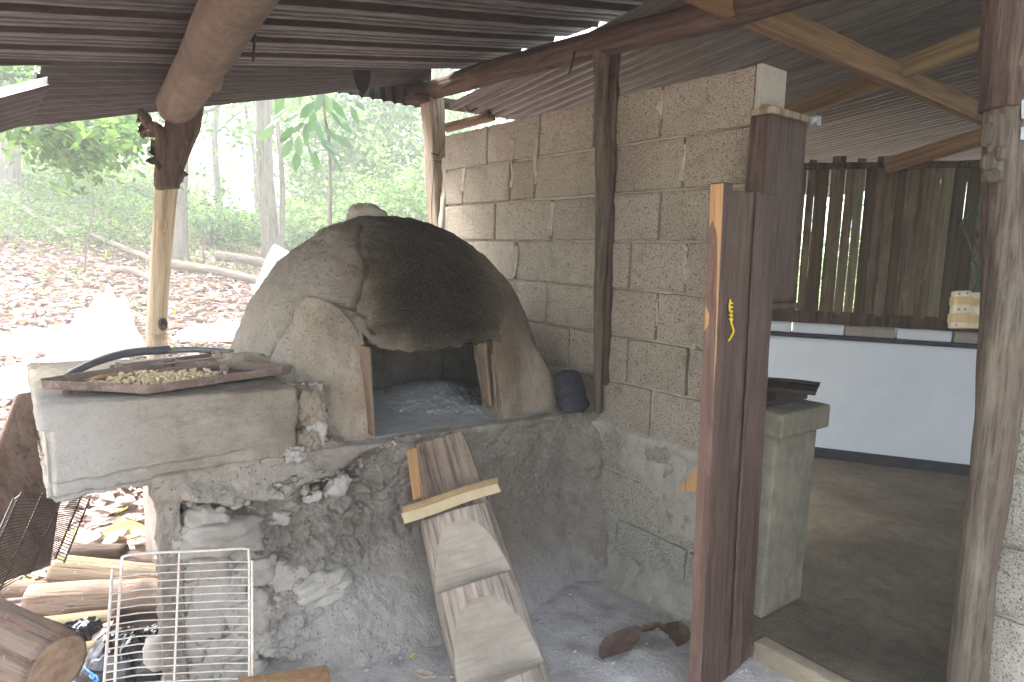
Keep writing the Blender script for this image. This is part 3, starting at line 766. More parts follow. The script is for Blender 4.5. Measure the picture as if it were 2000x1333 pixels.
dome2.name = "dome"
nm = len(dome2.vertices); co = np.zeros(nm * 3); dome2.vertices.foreach_get("co", co); co = co.reshape(-1, 3)
# inner faces get the sooty inside material
pc = np.zeros(len(dome2.polygons) * 3); dome2.polygons.foreach_get("center", pc); pc = pc.reshape(-1, 3)
u = (pc - DC) / np.array([DA - .05, DB - .05, DH - .05]); inside = (np.abs(u) ** 2.16).sum(1) < .93
dome2.polygons.foreach_set("material_index", inside.astype(np.int32)); dome2.update()
if len(dome2.materials) < 2: dome2.materials.append(M_inside)
place("dome", dome2, oven)
# inner back wall of the chamber (rough clay, cracked)
V, F = rbox(.95, .06, .42, 90, 2, 50, .01, (1.32, 2.93, .95)); V, F = rough((V, F), .02, 8, 71, 5, .012, 14)
ob("chamber_wall", (V, F), M_inside, oven)
# ash heap
ax_, ay_ = np.meshgrid(np.linspace(1.05, 1.85, 150), np.linspace(2.2, 2.92, 130)); u, v = ax_.ravel(), ay_.ravel()
h = .060 * np.exp(-(((u - 1.62) / .22) ** 2 + ((v - 2.72) / .20) ** 2)) + .03 * np.exp(-(((u - 1.5) / .2) ** 2 + ((v - 2.5) / .2) ** 2)) + .02 * np.exp(-(((u - 1.62) / .06) ** 2 + ((v - 2.32) / .1) ** 2))
p = np.stack([u, v, h], 1); w1, _ = worley(p, 48, 5)
h2 = ZT + h - .008 + (h > .012) * ((.5 - w1) * .010 + .010 * fbm(p, 45, 4, 6)) + .004 * fbm(p, 12, 3, 4)
ob("ash_heap", (np.stack([u, v, h2], 1), grid(150, 130)), M_ash, oven)

def jamb(name, rows, ybot, ytop_extra, hug, mat, seed, slope=0.0, depth=.28):
    """rows: list of (z, xl, xr)"""
    zz = np.array([r[0] for r in rows]); xl = np.array([r[1] for r in rows]); xr = np.array([r[2] for r in rows])
    V, F = rbox(1, 1, 1, 46, 8, 80, .02)
    z = zz[0] + (V[:, 2] + .5) * (zz[-1] - zz[0])
    l = np.interp(z, zz, xl); r = np.interp(z, zz, xr); x = l + (V[:, 0] + .5) * (r - l)
    yf = np.minimum(dome_front_y(x, z) - hug, 9)
    flat = ybot + slope * np.maximum(0, (l + r) / 2 - x if slope > 0 else 0) + .10 * np.maximum(0, z - .95)
    yf = np.minimum(dome_front_y(x, z), 2.48) - hug - .018 * sstep(1.25, .9, z)
    if slope == 0: yf = yf - .13 * sstep(1.25, .76, z) * sstep(1.72, 1.97, x)
    yf = np.maximum(yf, ybot - .005)
    y = yf + (V[:, 1] + .5) * depth
    W = np.stack([x, y, z], 1)
    N_ = normals(W, F); W = W + N_ * (.010 * fbm(W, 5, 4, seed) + .004 * fbm(W, 26, 4, seed + 1) + .002 * fbm(W * np.array([2, 1, .5]), 60, 3, seed + 2))[:, None]
    return ob(name, (W, F), mat, oven)
def jrows(rows, Y=2.16):
    out = []
    for py, a_, b_ in rows:
        p, q = on(a_, py, 1, Y), on(b_, py, 1, Y)
        if Y < 2.18: p = crack([(a_, py)], 2.35)[0]; p[2] = q[2]
        else: q[0] = min(q[0], 2.02)
        out.append((float(p[2] + q[2]) / 2, float(p[0]), float(q[0])))
    out = [(z_, (max(l_, DC[0] - DA * .965 * max(0.05, 1 - max(0, (z_ - DC[2]) / DH) ** 2.15) ** (1 / 2.15)) if Y < 2.18 else l_), r_) for z_, l_, r_ in out]
    return sorted(out)
jamb("jamb", jrows([(868, 590, 733), (800, 585, 731), (740, 574, 727), (690, 570, 722), (655, 571, 716), (630, 574, 708), (612, 580, 696), (600, 588, 684), (592, 597, 664), (588, 606, 648)]), 2.142, 0, .018, M_jamb, 81, slope=.28, depth=.3)
jamb("jamb", jrows([(835, 972, 1094), (800, 966, 1092), (760, 960, 1084), (700, 952, 1064), (660, 958, 1048), (635, 980, 1040), (615, 1000, 1034), (600, 1014, 1028)], 2.2), 2.115, 0, .012, M_jamb, 91, slope=0, depth=.15)
# rusty angle strips lining the mouth
def strip(a_, b_, wdt, mat, s): return plank("mouth_edging", a_, b_, wdt, .012, mat, oven, upv=(1, 0, 0), r=.003, amp=.003, s=s)
M_edge = mat_metal("edging", (.12, .085, .06), (.17, .125, .09), (.22, .15, .10), .5, .8, .1)
p0 = on(726, 852, 1, 2.135); p1 = on(716, 668, 1, 2.135); strip(p0 + [.008, 0.03, 0], p1 + [.008, .03, -.02], .07, M_edge, 1)
p0 = on(952, 795, 1, 2.12); p1 = on(940, 672, 1, 2.12); strip(p0 + [.022, .03, 0], p1 + [.022, .03, .0], .05, M_edge, 2)
p0 = on(963, 800, 1, 2.11); p1 = on(956, 690, 1, 2.11); strip(p0 + [.012, -.004, 0], p1 + [.012, -.004, .0], .012, M_edge, 3)
# chimney stub on the crown
cpos = dep(716, 434, 2.86)
V, F = blob(.10, .085, .095, 12, 34, .16, 2.0, .25)
V[:, 2] = np.maximum(V[:, 2], -.06); V = V * np.where(V[:, 2:3] > 0, np.array([[.72, .8, 1.0]]), np.array([[1.15, 1.1, 1.0]]))
V, F2 = rough((V, np.array([q if len(q) == 4 else (q[0], q[1], q[2], q[2]) for q in F])), .008, 26, 3)
ob("chimney_stub", (V * np.array([1.25, 1.1, .92]) + cpos + [0, 0, -.008], F), M_stone, oven)

# plastered shelf on the left
VX0, VX1 = .055, .765
V, F = rbox(1, 1, 1, 130, 70, 60, .03)
x = VX0 + (V[:, 0] + .5) * (VX1 - VX0); fx = (x - VX0) / (VX1 - VX0)
zt = .995 - .028 * fx; zb = .712 + .03 * fx
z = zb + (V[:, 2] + .5) * (zt - zb); y = 2.135 + .0 * fx + (V[:, 1] + .5) * .78
W = np.stack([x, y, z], 1); N_ = normals(W, F)
dd = .010 * fbm(W, 4, 4, 101) + .004 * fbm(W, 22, 4, 102)
dd += .0035 * fbm(W * np.array([.25, 1, 1.6]), 30, 3, 103)
lowedge = zb + .052 + .012 * fbm(W, 12, 3, 104)
dd -= .016 * sstep(lowedge + .006, lowedge - .006, z) * (1 - sstep(zb + .012, zb, z)) * sstep(.97, .6, fx)
dd += .018 * sstep(zb + .03, zb, z) * fbm(W, 24, 4, 105)
le = VX0 + .030 + .008 * fbm(W, 16, 3, 106)
dd -= .016 * sstep(le + .005, le - .006, x) * (z < zt - .075)
dd += .012 * sstep(VX1 - .03, VX1, x) * fbm(W, 22, 4, 107)
W = W + N_ * dd[:, None]
ob("shelf_slab", (W, F), M_shelf, oven)
# broken rubble where the shelf meets the jamb
for i, (px, py, rw, rh, yy) in enumerate([(602, 790, 26, 34, 2.19), (610, 830, 20, 40, 2.20), (596, 862, 20, 26, 2.19), (590, 765, 24, 14, 2.22), (640, 868, 24, 10, 2.19), (572, 885, 18, 14, 2.16), (612, 770, 18, 16, 2.26)]):
    c = on(px, py, 1, yy); k = c[1] / math.cos(AZ) / 1300
    V, F = blob(rw * k, .05, rh * k, 60 + i, 40, .42, 3.2, .7); ob("rubble_lump", (V + c, F), M_clod if i % 2 else M_jamb, oven)
# rough plaster fillet from dome foot to the shelf
V, F = rbox(.42, .40, .12, 50, 40, 12, .05, (.80, 2.62, .97)); V, F = rough((V, F), .03, 6, 5, 5, .01, 30); ob("foot_plaster", (V, F), M_jamb, oven)

# ------------------------------------------------------------------ porch roof (ribs run along X)
def roof_z(x): return 2.425 - .165 * (2.08 - x)
porch = empty("porch_roof", (.6, 2, 2.2), "weathered ribbed metal sheet roof over the oven, running left to right", "roof")
def trap_sheet(x0, x1, y0, y1, dz, seed, nx=40):
    """pan with upward channels every .25 m along Y"""
    pitch = .255; ys_ = []; zs_ = []
    k0 = math.floor(y0 / pitch) - 1
    prof = [(0, 0), (.055, 0), (.058, .004), (.064, .004), (.067, 0), (.105, 0), (.108, .004), (.114, .004), (.117, 0), (.165, 0), (.180, .036), (.236, .036), (.251, 0)]
    for k in range(k0, k0 + int((y1 - y0) / pitch) + 3):
        for a, b in prof:
            yy = k * pitch + a
            if y0 <= yy <= y1: ys_.append(yy); zs_.append(b)
    ys_ = np.array(ys_); zs_ = np.array(zs_); X_ = np.linspace(x0, x1, nx)
    A, B = np.meshgrid(X_, ys_); _, Z = np.meshgrid(X_, zs_)
    v = np.stack([A.ravel(), B.ravel(), 0 * A.ravel()], 1)
    v[:, 2] = roof_z(v[:, 0]) + Z.ravel() + dz + .006 * fbm(v, 1.2, 3, seed) + .0015 * fbm(v, 14, 2, seed)
    n = len(v); f = grid(nx, len(ys_)); v2 = v.copy(); v2[:, 2] += .0012
    return np.concatenate([v, v2]), np.concatenate([f[:, ::-1], f + n])
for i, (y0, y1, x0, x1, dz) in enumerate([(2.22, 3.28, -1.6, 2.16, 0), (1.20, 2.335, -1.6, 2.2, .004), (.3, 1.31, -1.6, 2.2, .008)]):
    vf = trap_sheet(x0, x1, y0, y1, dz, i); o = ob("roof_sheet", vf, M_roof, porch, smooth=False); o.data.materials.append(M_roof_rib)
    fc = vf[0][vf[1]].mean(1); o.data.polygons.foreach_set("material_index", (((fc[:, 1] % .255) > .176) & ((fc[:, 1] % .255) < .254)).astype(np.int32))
# low eave sheets fanning out beyond the end of the roof, ribs left to right
def fan_sheet(name, A0, A1, B0, B1, nrib, amp, mat, parent, sag=.02, seed=0, nu=50, endwave=0.0):
    A0, A1, B0, B1 = map(lambda q: np.array(q, float), (A0, A1, B0, B1))
    m = nrib * 8 + 1; u = np.linspace(0, 1, nu); v = np.linspace(0, 1, m); U, Vv = np.meshgrid(u, v); U = U.ravel(); Vv = Vv.ravel()
    P = ((1 - U) * (1 - Vv))[:, None] * A0 + (U * (1 - Vv))[:, None] * A1 + ((1 - U) * Vv)[:, None] * B0 + (U * Vv)[:, None] * B1
    nrm = np.cross(A1 - A0, B0 - A0); nrm /= np.linalg.norm(nrm)
    if nrm[2] < 0: nrm = -nrm
    P += nrm * (amp * np.sin(Vv * nrib * 2 * math.pi) - sag * np.sin(U * math.pi) * np.sin(Vv * math.pi))[:, None]
    P += (.006 * fbm(P, 3, 3, seed))[:, None] * nrm
    n = len(P); f = grid(nu, m)
    return ob(name, (np.concatenate([P, P + nrm * .0015]), np.concatenate([f, f[:, ::-1] + n])), mat, parent)
eave = empty("eave_roof", (1, 3.6, 2.1), "low rusty corrugated sheets drooping behind the forked post at the edge of the porch", "roof")
bl = on(20, 250, 1, 3.88); br = on(842, 158, 1, 3.62); al = on(100, 96, 1, 3.2); ar = on(842, 128, 1, 3.2)
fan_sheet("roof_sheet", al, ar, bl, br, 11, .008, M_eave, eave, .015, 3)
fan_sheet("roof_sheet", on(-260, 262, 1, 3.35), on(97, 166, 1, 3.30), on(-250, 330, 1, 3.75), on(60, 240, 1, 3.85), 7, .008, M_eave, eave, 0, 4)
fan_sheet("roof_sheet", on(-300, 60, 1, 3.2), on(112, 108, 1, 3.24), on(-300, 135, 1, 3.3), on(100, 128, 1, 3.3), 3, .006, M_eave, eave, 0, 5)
o = fan_sheet("stand_in_strip", on(-120, 200, 1, 3.38), on(93, 150, 1, 3.34), on(-120, 228, 1, 3.38), on(92, 166, 1, 3.34), 1, .004, M_sheetw, None, 0, 6)  # translucent strip added to imitate bright daylight between the sheets
tag(o, "made-up white translucent strip standing in for bright daylight between the drooping sheets at the top left corner", "stand-in strip")
# scalloped sheet end
m = 90; u = np.linspace(0, 1, m); a0 = on(638, 170, 1, 3.75); a1 = on(830, 158, 1, 3.60); b0 = on(640, 176, 1, 3.75); b1 = on(832, 212, 1, 3.60)
rows = []
for k, v in enumerate(np.linspace(0, 1, 14)):
    P = (1 - u)[:, None] * ((1 - v) * a0 + v * b0) + u[:, None] * ((1 - v) * a1 + v * b1)
    P[:, 2] += v * .012 * np.abs(np.sin(u * 9 * math.pi)) - v * .010; P[:, 1] += .010 * np.sin(u * 18 * math.pi)
    rows.append(P)
P = np.concatenate(rows); f = grid(m, 14)
ob("scalloped_sheet", (np.concatenate([P, P + [0, .002, 0]]), np.concatenate([f, f[:, ::-1] + len(P)])), M_eave, eave)
# hanging tongue of bent tin
c = on(708, 128, 1, 3.3); V, F = rbox(.10, .006, .16, 12, 1, 16, .002, (0, 0, -.06))
V[:, 0] *= np.sqrt(np.clip(1 - (np.clip(-.0 - V[:, 2], 0, .139) / .14) ** 2, .02, 1)); V[:, 1] += .3 * V[:, 0] ** 2 * 10
tag(ob("tin_flap", (V + c, F), M_roof_rib, eave), None, None)

# ------------------------------------------------------------------ room roof (ribs run along Y, falling away)
def rz2(y): return 2.46 - .11 * (y - 1.4)
rr = empty("room_roof", (4, 1.5, 2.4), "fine corrugated metal roof over the dark room, sloping down to the bamboo screen", "roof")
for i in range(7):
    x0 = 2.07 + i * .78; xv = np.linspace(x0, x0 + .80, 81); yv = np.linspace(-2.6, 4.0 if i else 3.35, 26)
    A, B = np.meshgrid(xv, yv); v = np.stack([A.ravel(), B.ravel(), 0 * A.ravel()], 1)
    v[:, 2] = rz2(v[:, 1]) + .014 * np.sin(v[:, 0] / .076 * 2 * math.pi) + .003 * (i % 2) + .006 * fbm(v, .9, 3, i)
    f = grid(81, 26); v2 = v + [0, 0, .0012]
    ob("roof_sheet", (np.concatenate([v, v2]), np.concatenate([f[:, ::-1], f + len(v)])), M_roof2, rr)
def beam(name, p0, p1, wid, thk, mat, label, cat="beam", group=None, s=0):
    return tag(plank(name, p0, p1, wid, thk, mat, s=s), label, cat, group)
pz = 2.355
a = on(1440, 10, 1, 1.44); b = on(1935, 232, 1, 1.44)
beam("purlin", a - (b - a) * .12, b + (b - a) * .3, .045, .095, M_timber, "long brown sawn purlin crossing under the room roof towards the right post")
a = on(1562, 212, 0, 3.26); b = on(1935, 68, 0, 3.26)
beam("rafter", a - (b - a) * .9, b + (b - a) * .5, .05, .085, M_timber2, "yellowish sawn rafter crossing under the brown purlin in the room roof")
a = on(1740, 322, 0, 4.35); b = on(1935, 262, 0, 4.35)
beam("rafter", a - (b - a) * .05, b + (b - a) * 1.0, .05, .09, M_timber, "reddish rafter just above the right half of the bamboo screen")

# beams over the oven
e0 = on(343, 208, 0, .66); e1 = on(462, 0, 0, .60)
o = log("log_beam", e0, e1 + (e1 - e0) * .9, .080, .086, M_log_beam, n=48, amp=.014, sc=6, s=4, knots=5); tag(o, "thick smooth tan log beam coming from the top of the picture down onto the forked post", "beam")
o = log("log_beam", on(805, 186, 0, 2.02) + [0, .08, 0], on(1500, -6, 0, 2.02) - [0, .25, .0], .052, .058, M_bark_dark, n=24, amp=.016, sc=9, s=8, bend=.02, knots=4)
tag(o, "dark rough crooked log beam running along the top of the block wall", "beam")
# boards at the far corner under the roof
g_ = "boards under the roof at the far corner"
beam("corner_board", on(800, 192, 1, 3.5), on(1015, 226, 1, 3.5) , .13, .035, M_bark_dark, "dark board running right from the head of the wall end post", "board", g_, 1)
beam("corner_board", on(985, 205, 1, 3.2), on(1105, 130, 1, 2.8), .08, .035, M_timber, "tan board slanting up to the dark log beam above the far corner of the wall", "board", g_, 2)
beam("corner_board", on(940, 180, 1, 3.25), on(1050, 155, 1, 3.1), .07, .03, M_timber2, "short pale board tucked under the dark log beam", "board", g_, 3)
beam("corner_board", on(865, 252, 0, 2.2), on(960, 228, 0, 2.35), .10, .03, M_timber, "reddish board seen in the gap just above the far top corner of the wall", "board", g_, 4)
beam("corner_board", on(1020, 190, 1, 3.6), on(1200, 226, 1, 3.6), .06, .06, M_timber, "brown batten seen over the wall top between the two dark posts", "board", g_, 5)

# ------------------------------------------------------------------ posts
fp = empty("forked_post", (.66, 3.42, 0), "peeled pale pole with a dark forked head carrying the thick log beam", "post")
b_ = on(306, 672, 1, 3.42); t_ = on(326, 330, 1, 3.42); bot = np.array([b_[0] + .01, b_[1], 0.0])
bmid = b_ + (bot - b_) * .3
log("pole", b_ + [0, 0, -.02], t_ + (t_ - b_) * .05, .043, .047, M_post, fp, n=24, amp=.004, sc=8, s=3, bend=.008, knots=3)
V, F = tube(smooth_path([bot, bmid, b_, b_ + (t_ - b_) * .06], 20), .0425, 24); ob("pole_foot", (V, F), M_post, fp)
h0 = on(327, 345, 1, 3.42); h1 = on(350, 268, 1, 3.42); h2 = on(375, 190, 1, 3.42)
V, F = tube(smooth_path([h0 + [0, 0, -.06], h0, h1, h2], 16), np.interp(np.linspace(0, 1, 16), [0, .3, .7, 1], [.048, .058, .076, .05]), 20)
V[:len(V) - 2] += .008 * fbm(V[:len(V) - 2], 12, 4, 3)[:, None] * np.array([1, .6, .3]); ob("fork_arm", (V, F), M_bark_dark, fp)
V, F = tube(smooth_path([h0 + [0, 0, .03], on(315, 262, 1, 3.40), on(288, 240, 1, 3.42), on(272, 214, 1, 3.42)], 14), np.interp(np.linspace(0, 1, 14), [0, .5, 1], [.05, .03, .013]), 14)
V[:len(V) - 2] += .012 * fbm(V[:len(V) - 2], 22, 4, 5)[:, None] * np.array([1, .6, .3]); ob("fork_arm", (V, F), M_bark_dark, fp)
R = np.random.default_rng(4)
for i, (px, py, l_, dx, dz) in enumerate([(292, 262, .09, -.5, -.4), (286, 250, .07, -.8, .1), (300, 290, .08, -.5, -.6), (302, 312, .07, -.3, -.8), (345, 330, .10, .4, -.8), (310, 330, .09, -.1, -.9), (352, 350, .05, .5, -.5), (283, 236, .06, -.9, .2)]):
    c = on(px, py, 1, 3.41); V, F = rbox(.055, .006, l_, 6, 1, 8, .002); V[:, 0] *= 1 - .6 * np.abs(V[:, 2]) / l_; V[:, 1] += .03 * np.sin(V[:, 2] * 40 + i); V[:, 0] += .02 * np.sin(V[:, 2] * 55 + i * 2)
    V = V @ np.array([[dz, 0, dx], [0, 1, 0], [-dx, 0, dz]]).T
    ob("bark_flake", (V + c, F), M_bark_dark, fp)
V, F = blob(.022, .02, .03, 5, 14); ob("knot", (V + on(318, 634, 1, 3.365), F), M_bark_dark, fp)

def round_post(name, pts, radii, mat, label, n=22, amp=.006, sc=10, s=0, seg=60, flat=0, squash=1.0):
    """irregular natural post through world points"""
    P = smooth_path(pts, seg); base = P[0]
    rr_ = np.interp(np.linspace(0, 1, seg), np.linspace(0, 1, len(radii)), radii)
    V, F = tube(P - base, rr_, n, True, 0, squash); k = len(V) - 2
    c = (P - base).repeat(n, 0); rv = V[:k] - c; q = V[:k]
    dd = amp * (fbm(q * np.array([1, 1, .3]), sc, 4, s) + .5 * fbm(q * np.array([1, 1, .08]), sc * 5, 3, s + 3))
    V[:k] = c + rv * (1 + dd / np.linalg.norm(rv, axis=1))[:, None]
    return tag(ob(name, (V, F), mat, None, Matrix.Translation(Vector(base))), label, "post")
round_post("wooden_post", [on(1168, 806, 0, 2.045), on(1172, 560, 0, 2.04), on(1178, 330, 0, 2.035), on(1173, 92, 0, 2.03)], [.016, .026, .032, .034], M_right_post, "split pole standing on the oven base against the middle of the block wall", amp=.007, s=12)
V, F = rbox(.03, .045, 1.45, 2, 3, 50, .008); V, F = rough((V, F), .012, 14, 6)  # darker upright slab along the right side of the pole
p = on(1190, 330, 0, 2.065); V[:, 2] += .0; V[:, 1] += .012 * np.sin(V[:, 2] * 3)
o = ob("split_slab", (V + [2.068, float(p[1]) - .012, 1.60], F), M_bark_dark); tag(o, "dark slab of wood behind the split pole in the middle of the wall", "post")
a = on(862, 448, 1, 3.50); b = on(841, 186, 1, 3.50)
M, L = frame(a + (a - b) * 1.25, b + (b - a) * .03)
V, F = rbox(.115, .10, L, 6, 5, 60, .012, (0, 0, L / 2)); V, F = rough((V, F), .010, 9, 3, 5); V[:, 0] += .012 * np.sin(V[:, 2] * 4.5)
tag(ob("wooden_post", (V, F), M_grey_post, None, M), "squared grey weathered post at the far end of the block wall", "post")
V, F = rbox(.03, .05, .62, 3, 3, 30, .01); V, F = rough((V, F), .012, 16, 9); V[:, 0] += .012 * np.sin(V[:, 2] * 9)
o = ob("mortar_crust", (V + [2.085, 3.40, 1.66], F), M_plaster_end, bw)
rp = [on(1893, 1420, 0, 2.0), on(1890, 1300, 0, 2.02), on(1912, 1076, 0, 2.02), on(1940, 900, 0, 2.02), on(1956, 700, 0, 2.02), on(1960, 450, 0, 2.02), on(1966, 200, 0, 2.02), on(1975, -20, 0, 2.02), on(1978, -80, 0, 2.02)]
rpost = round_post("wooden_post", rp, [.048, .047, .046, .048, .047, .044, .045, .05, .05], M_right_post, "tall bare knotty grey post at the right side of the doorway", n=30, amp=.012, sc=8, s=22, seg=110)
for px, py, mt in ((1951, 668, M_orange_wood), (1913, 995, M_orange_wood)):
    p = on(px, py, 0, 1.985); V, F = tube([p + [.012, .004, 0], p + [-.006, -.002, 0]], [.011, .006], 14); ob("knot", (V, F), mt, rpost)
    V, F = tube([p + [.012, .004, 0], p + [-.009, -.003, -.004]], [.0045, .004], 10); ob("knot_hole", (V, F), M_bark_dark, rpost)
# upper dark bark part and tin wraps
V, F = tube(smooth_path([on(1958, 215, 0, 2.005), on(1962, 100, 0, 2.005), on(1966, -60, 0, 2.005)], 14), .050, 20, True); V[:-2] += .012 * fbm(V[:-2], 14, 4, 8)[:, None] * np.array([1, 1, .2])
ob("bark_sleeve", (V, F), M_bark_dark, rpost)
for a, b, r_ in ((240, 205, .053), (280, 256, .050)):
    c0 = on(1972, a, 0, 2.03); c1 = on(1973, b, 0, 2.03); th_ = np.linspace(-.2, 2.6, 14) + math.atan2(-_F[1], -_F[0]); zz = np.linspace(0, 1, 5); T_, Z_ = np.meshgrid(th_, zz); T_ = T_.ravel(); Z_ = Z_.ravel()
    P = c0 + np.outer(Z_, c1 - c0) + r_ * np.stack([np.cos(T_), np.sin(T_), 0 * T_], 1); P += .003 * fbm(P, 40, 3, 2)[:, None]; f = grid(14, 5)
    ob("tin_wrap", (np.concatenate([P, P + [0, 0, .0]]), f), M_tin, rpost)
br_ = empty("wire_bracket", on(1940, 350, 0, 1.95), "old wooden bracket with pale knobs strapped to the upper part of the right post", "bracket")
plank("bracket_block", on(1944, 345, 0, 1.955), on(1946, 225, 0, 1.955), .028, .03, M_right_post, br_, s=4)
for i, (px, py, rx, rz) in enumerate([(1930, 263, .014, .030), (1932, 318, .018, .024), (1938, 345, .022, .016), (1953, 300, .012, .018)]):
    V, F = blob(rx, rx, rz, i + 4, 16, .14, 2, .3); ob("knob", (V + on(px, py, 0, 1.94), F), M_right_post, br_)

# ------------------------------------------------------------------ room: back wall, bamboo screen
BP = on(1590, 893, 2, .07); BQ = on(1895, 930, 2, .07); BD = (BQ - BP); BD /= np.linalg.norm(BD)
BN = np.array([BD[1], -BD[0], 0]); BN = BN if np.dot(BN, CAM - BP) > 0 else -BN    # towards the camera
def bpt(u, z, o=0.0): return BP + BD * u + BN * o + np.array([0, 0, z - .07])
def bu(px, py):
    p = onp(px, py, BP, BN); return float(np.dot(p - BP, BD)), float(p[2])
def bbox(u0, u1, z0, z1, thk, o, nx=8, ny=1, nz=6, r=.004):
    V, F = rbox(u1 - u0, thk, z1 - z0, nx, ny, nz, r)
    c = bpt((u0 + u1) / 2, (z0 + z1) / 2, o - thk / 2)
    return np.outer(V[:, 0], BD) + np.outer(V[:, 1], BN) + np.outer(V[:, 2], [0, 0, 1.0]) + c, F
zw = bu(1700, 668)[1]
rw = empty("room_wall", bpt(.4, .07), "smooth white painted half wall under the bamboo screen, dark band along its foot", "wall")
ob("painted_wall", bbox(-1.3, 2.6, .07, zw, .12, 0, 60, 1, 14), M_white, rw)
ob("skirting", bbox(-1.3, 2.6, .068, .145, .012, .012, 60), M_dark_skirt, rw)
ob("capping", bbox(-1.3, 2.6, zw, zw + .03, .14, .02, 60), M_dark_skirt, rw)
zc = zw + .03; u0 = -1.2
R = np.random.default_rng(8)
while u0 < 2.4:
    l_ = R.uniform(.30, .36); V, F = bbox(u0, u0 + l_ - .012, zc, zc + .075, .10, R.uniform(-.006, .004), 10, 3, 4, .006); V, F = rough((V, F), .004, 22, int(u0 * 100) + 999)
    ob("ledge_block", (V, F), M_white if R.random() < .6 else M_plaster_end, rw); u0 += l_
zs = zc + .075
scr = empty("bamboo_screen", bpt(.4, zs), "screen of upright split bamboo slats with bright gaps, above the white half wall", "screen")
V, F = bbox(-1.3, 2.6, zs, zs + .085, .07, .03, 60, 2, 3); V, F = rough((V, F), .006, 8, 3)
ob("sill_rail", (V, F), M_bark_dark, scr)
zt_ = bu(1750, 322)[1]
V, F = bbox(-1.3, 2.6, zt_ - .03, zt_ + .015, .045, .055, 60, 2, 3); V, F = rough((V, F), .01, 7, 5); ob("top_rail", (V, F), M_bark_dark, scr)
V, F = bbox(-1.3, 2.6, zs + .62, zs + .66, .04, -.05, 60, 2, 3); 
gaps = [bu(px, 450)[0] for px in (1568, 1585, 1612, 1641, 1661, 1680, 1699)]
u = -1.28; k = 0
while u < 2.55:
    wd = R.uniform(.052, .085); H0 = zs + .07; H1 = zt_ + R.uniform(-.03, .06)
    near = [g for g in gaps if u < g < u + wd + .02]
    gap = R.uniform(.0015, .005) if near else (R.uniform(.006, .012) if (u > 1.3 and R.random() < .0) else -.006)
    if near: wd = max(.03, near[0] - u - gap / 2)
    m_ = 40; zz = np.linspace(H0, H1, m_); th = np.linspace(-1.05, 1.05, 9)
    Z_, T_ = np.meshgrid(zz, th, indexing='ij'); Z_ = Z_.ravel(); T_ = T_.ravel()
    lean = R.normal(0, .004); rr_ = wd / 2 * (1 + .05 * np.exp(-((((Z_ + R.uniform(0, .3)) % .34) - .17) / .012) ** 2)) * (1 - .10 * (Z_ - H0) / 1.1 * R.uniform(-.5, 1))
    uu = u + wd / 2 + rr_ * np.sin(T_) / np.sin(1.05) + lean * (Z_ - H0) + .003 * fbm(np.stack([Z_ * 0 + u, Z_, Z_ * 0], 1), 5, 2, k)
    oo = .02 + rr_ * (np.cos(T_) - .5) * .5 * (1 if k % 5 else -.6) + .006 * (k % 2)
    P = BP + np.outer(uu, BD) + np.outer(oo, BN) + np.outer(Z_ - .07, [0, 0, 1.0])
    f = grid(9, m_)
    mt = R.choice(3, p=[.55, .17, .28])
    c = P.mean(0); W_ = Matrix.Translation(Vector(c)); Q = np.concatenate([P, P - BN * .006]) - c
    ob("bamboo_slat", (Q, np.concatenate([f, f[:, ::-1] + len(P)])), [M_bamboo, M_bamboo2, M_bamboo3][mt], scr, W_)
    u += wd + gap; k += 1
# ------------------------------------------------------------------ cement counter + tray in the room
ct = empty("cement_counter", (2.5, 1.6, .07), "square unpainted cement counter with an overhanging top just inside the doorway", "counter")
c0 = on(1480, 1210, 2, .07); c1 = on(1567, 1170, 2, .07)
cy = float((c0[1] + c1[1]) / 2)
tt = on(1623, 790, 1, cy - .03); tb = on(1623, 833, 1, cy - .03)
xr_ = float(on(1596, 845, 1, cy)[0]); xR = float(tt[0]); zT = float(tt[2]); zB = float(tb[2])
V, F = rbox(xr_ - 2.24, .55, zB - .07, 12, 12, 20, .008, ((xr_ + 2.24) / 2, cy + .275, (zB + .07) / 2))
V[:, 0] += (V[:, 0] > 2.4) * (c1[0] - xr_) * (1 - (V[:, 2] - .07) / (zB - .07)) * .8
V, F = rough((V, F), .003, 8, 3); ob("counter_base", (V, F), M_counter, ct)
V, F = rbox(xR - 2.22, .62, zT - zB, 30, 24, 5, .008, ((xR + 2.22) / 2, cy - .03 + .31, (zT + zB) / 2)); V, F = rough((V, F), .004, 12, 5); ob("counter_top", (V, F), M_counter, ct)
ob("burner_pan", rbox(.30, .34, .02, 2, 2, 1, .004, (2.42, cy + .24, zT + .012)), M_tray2, ct)
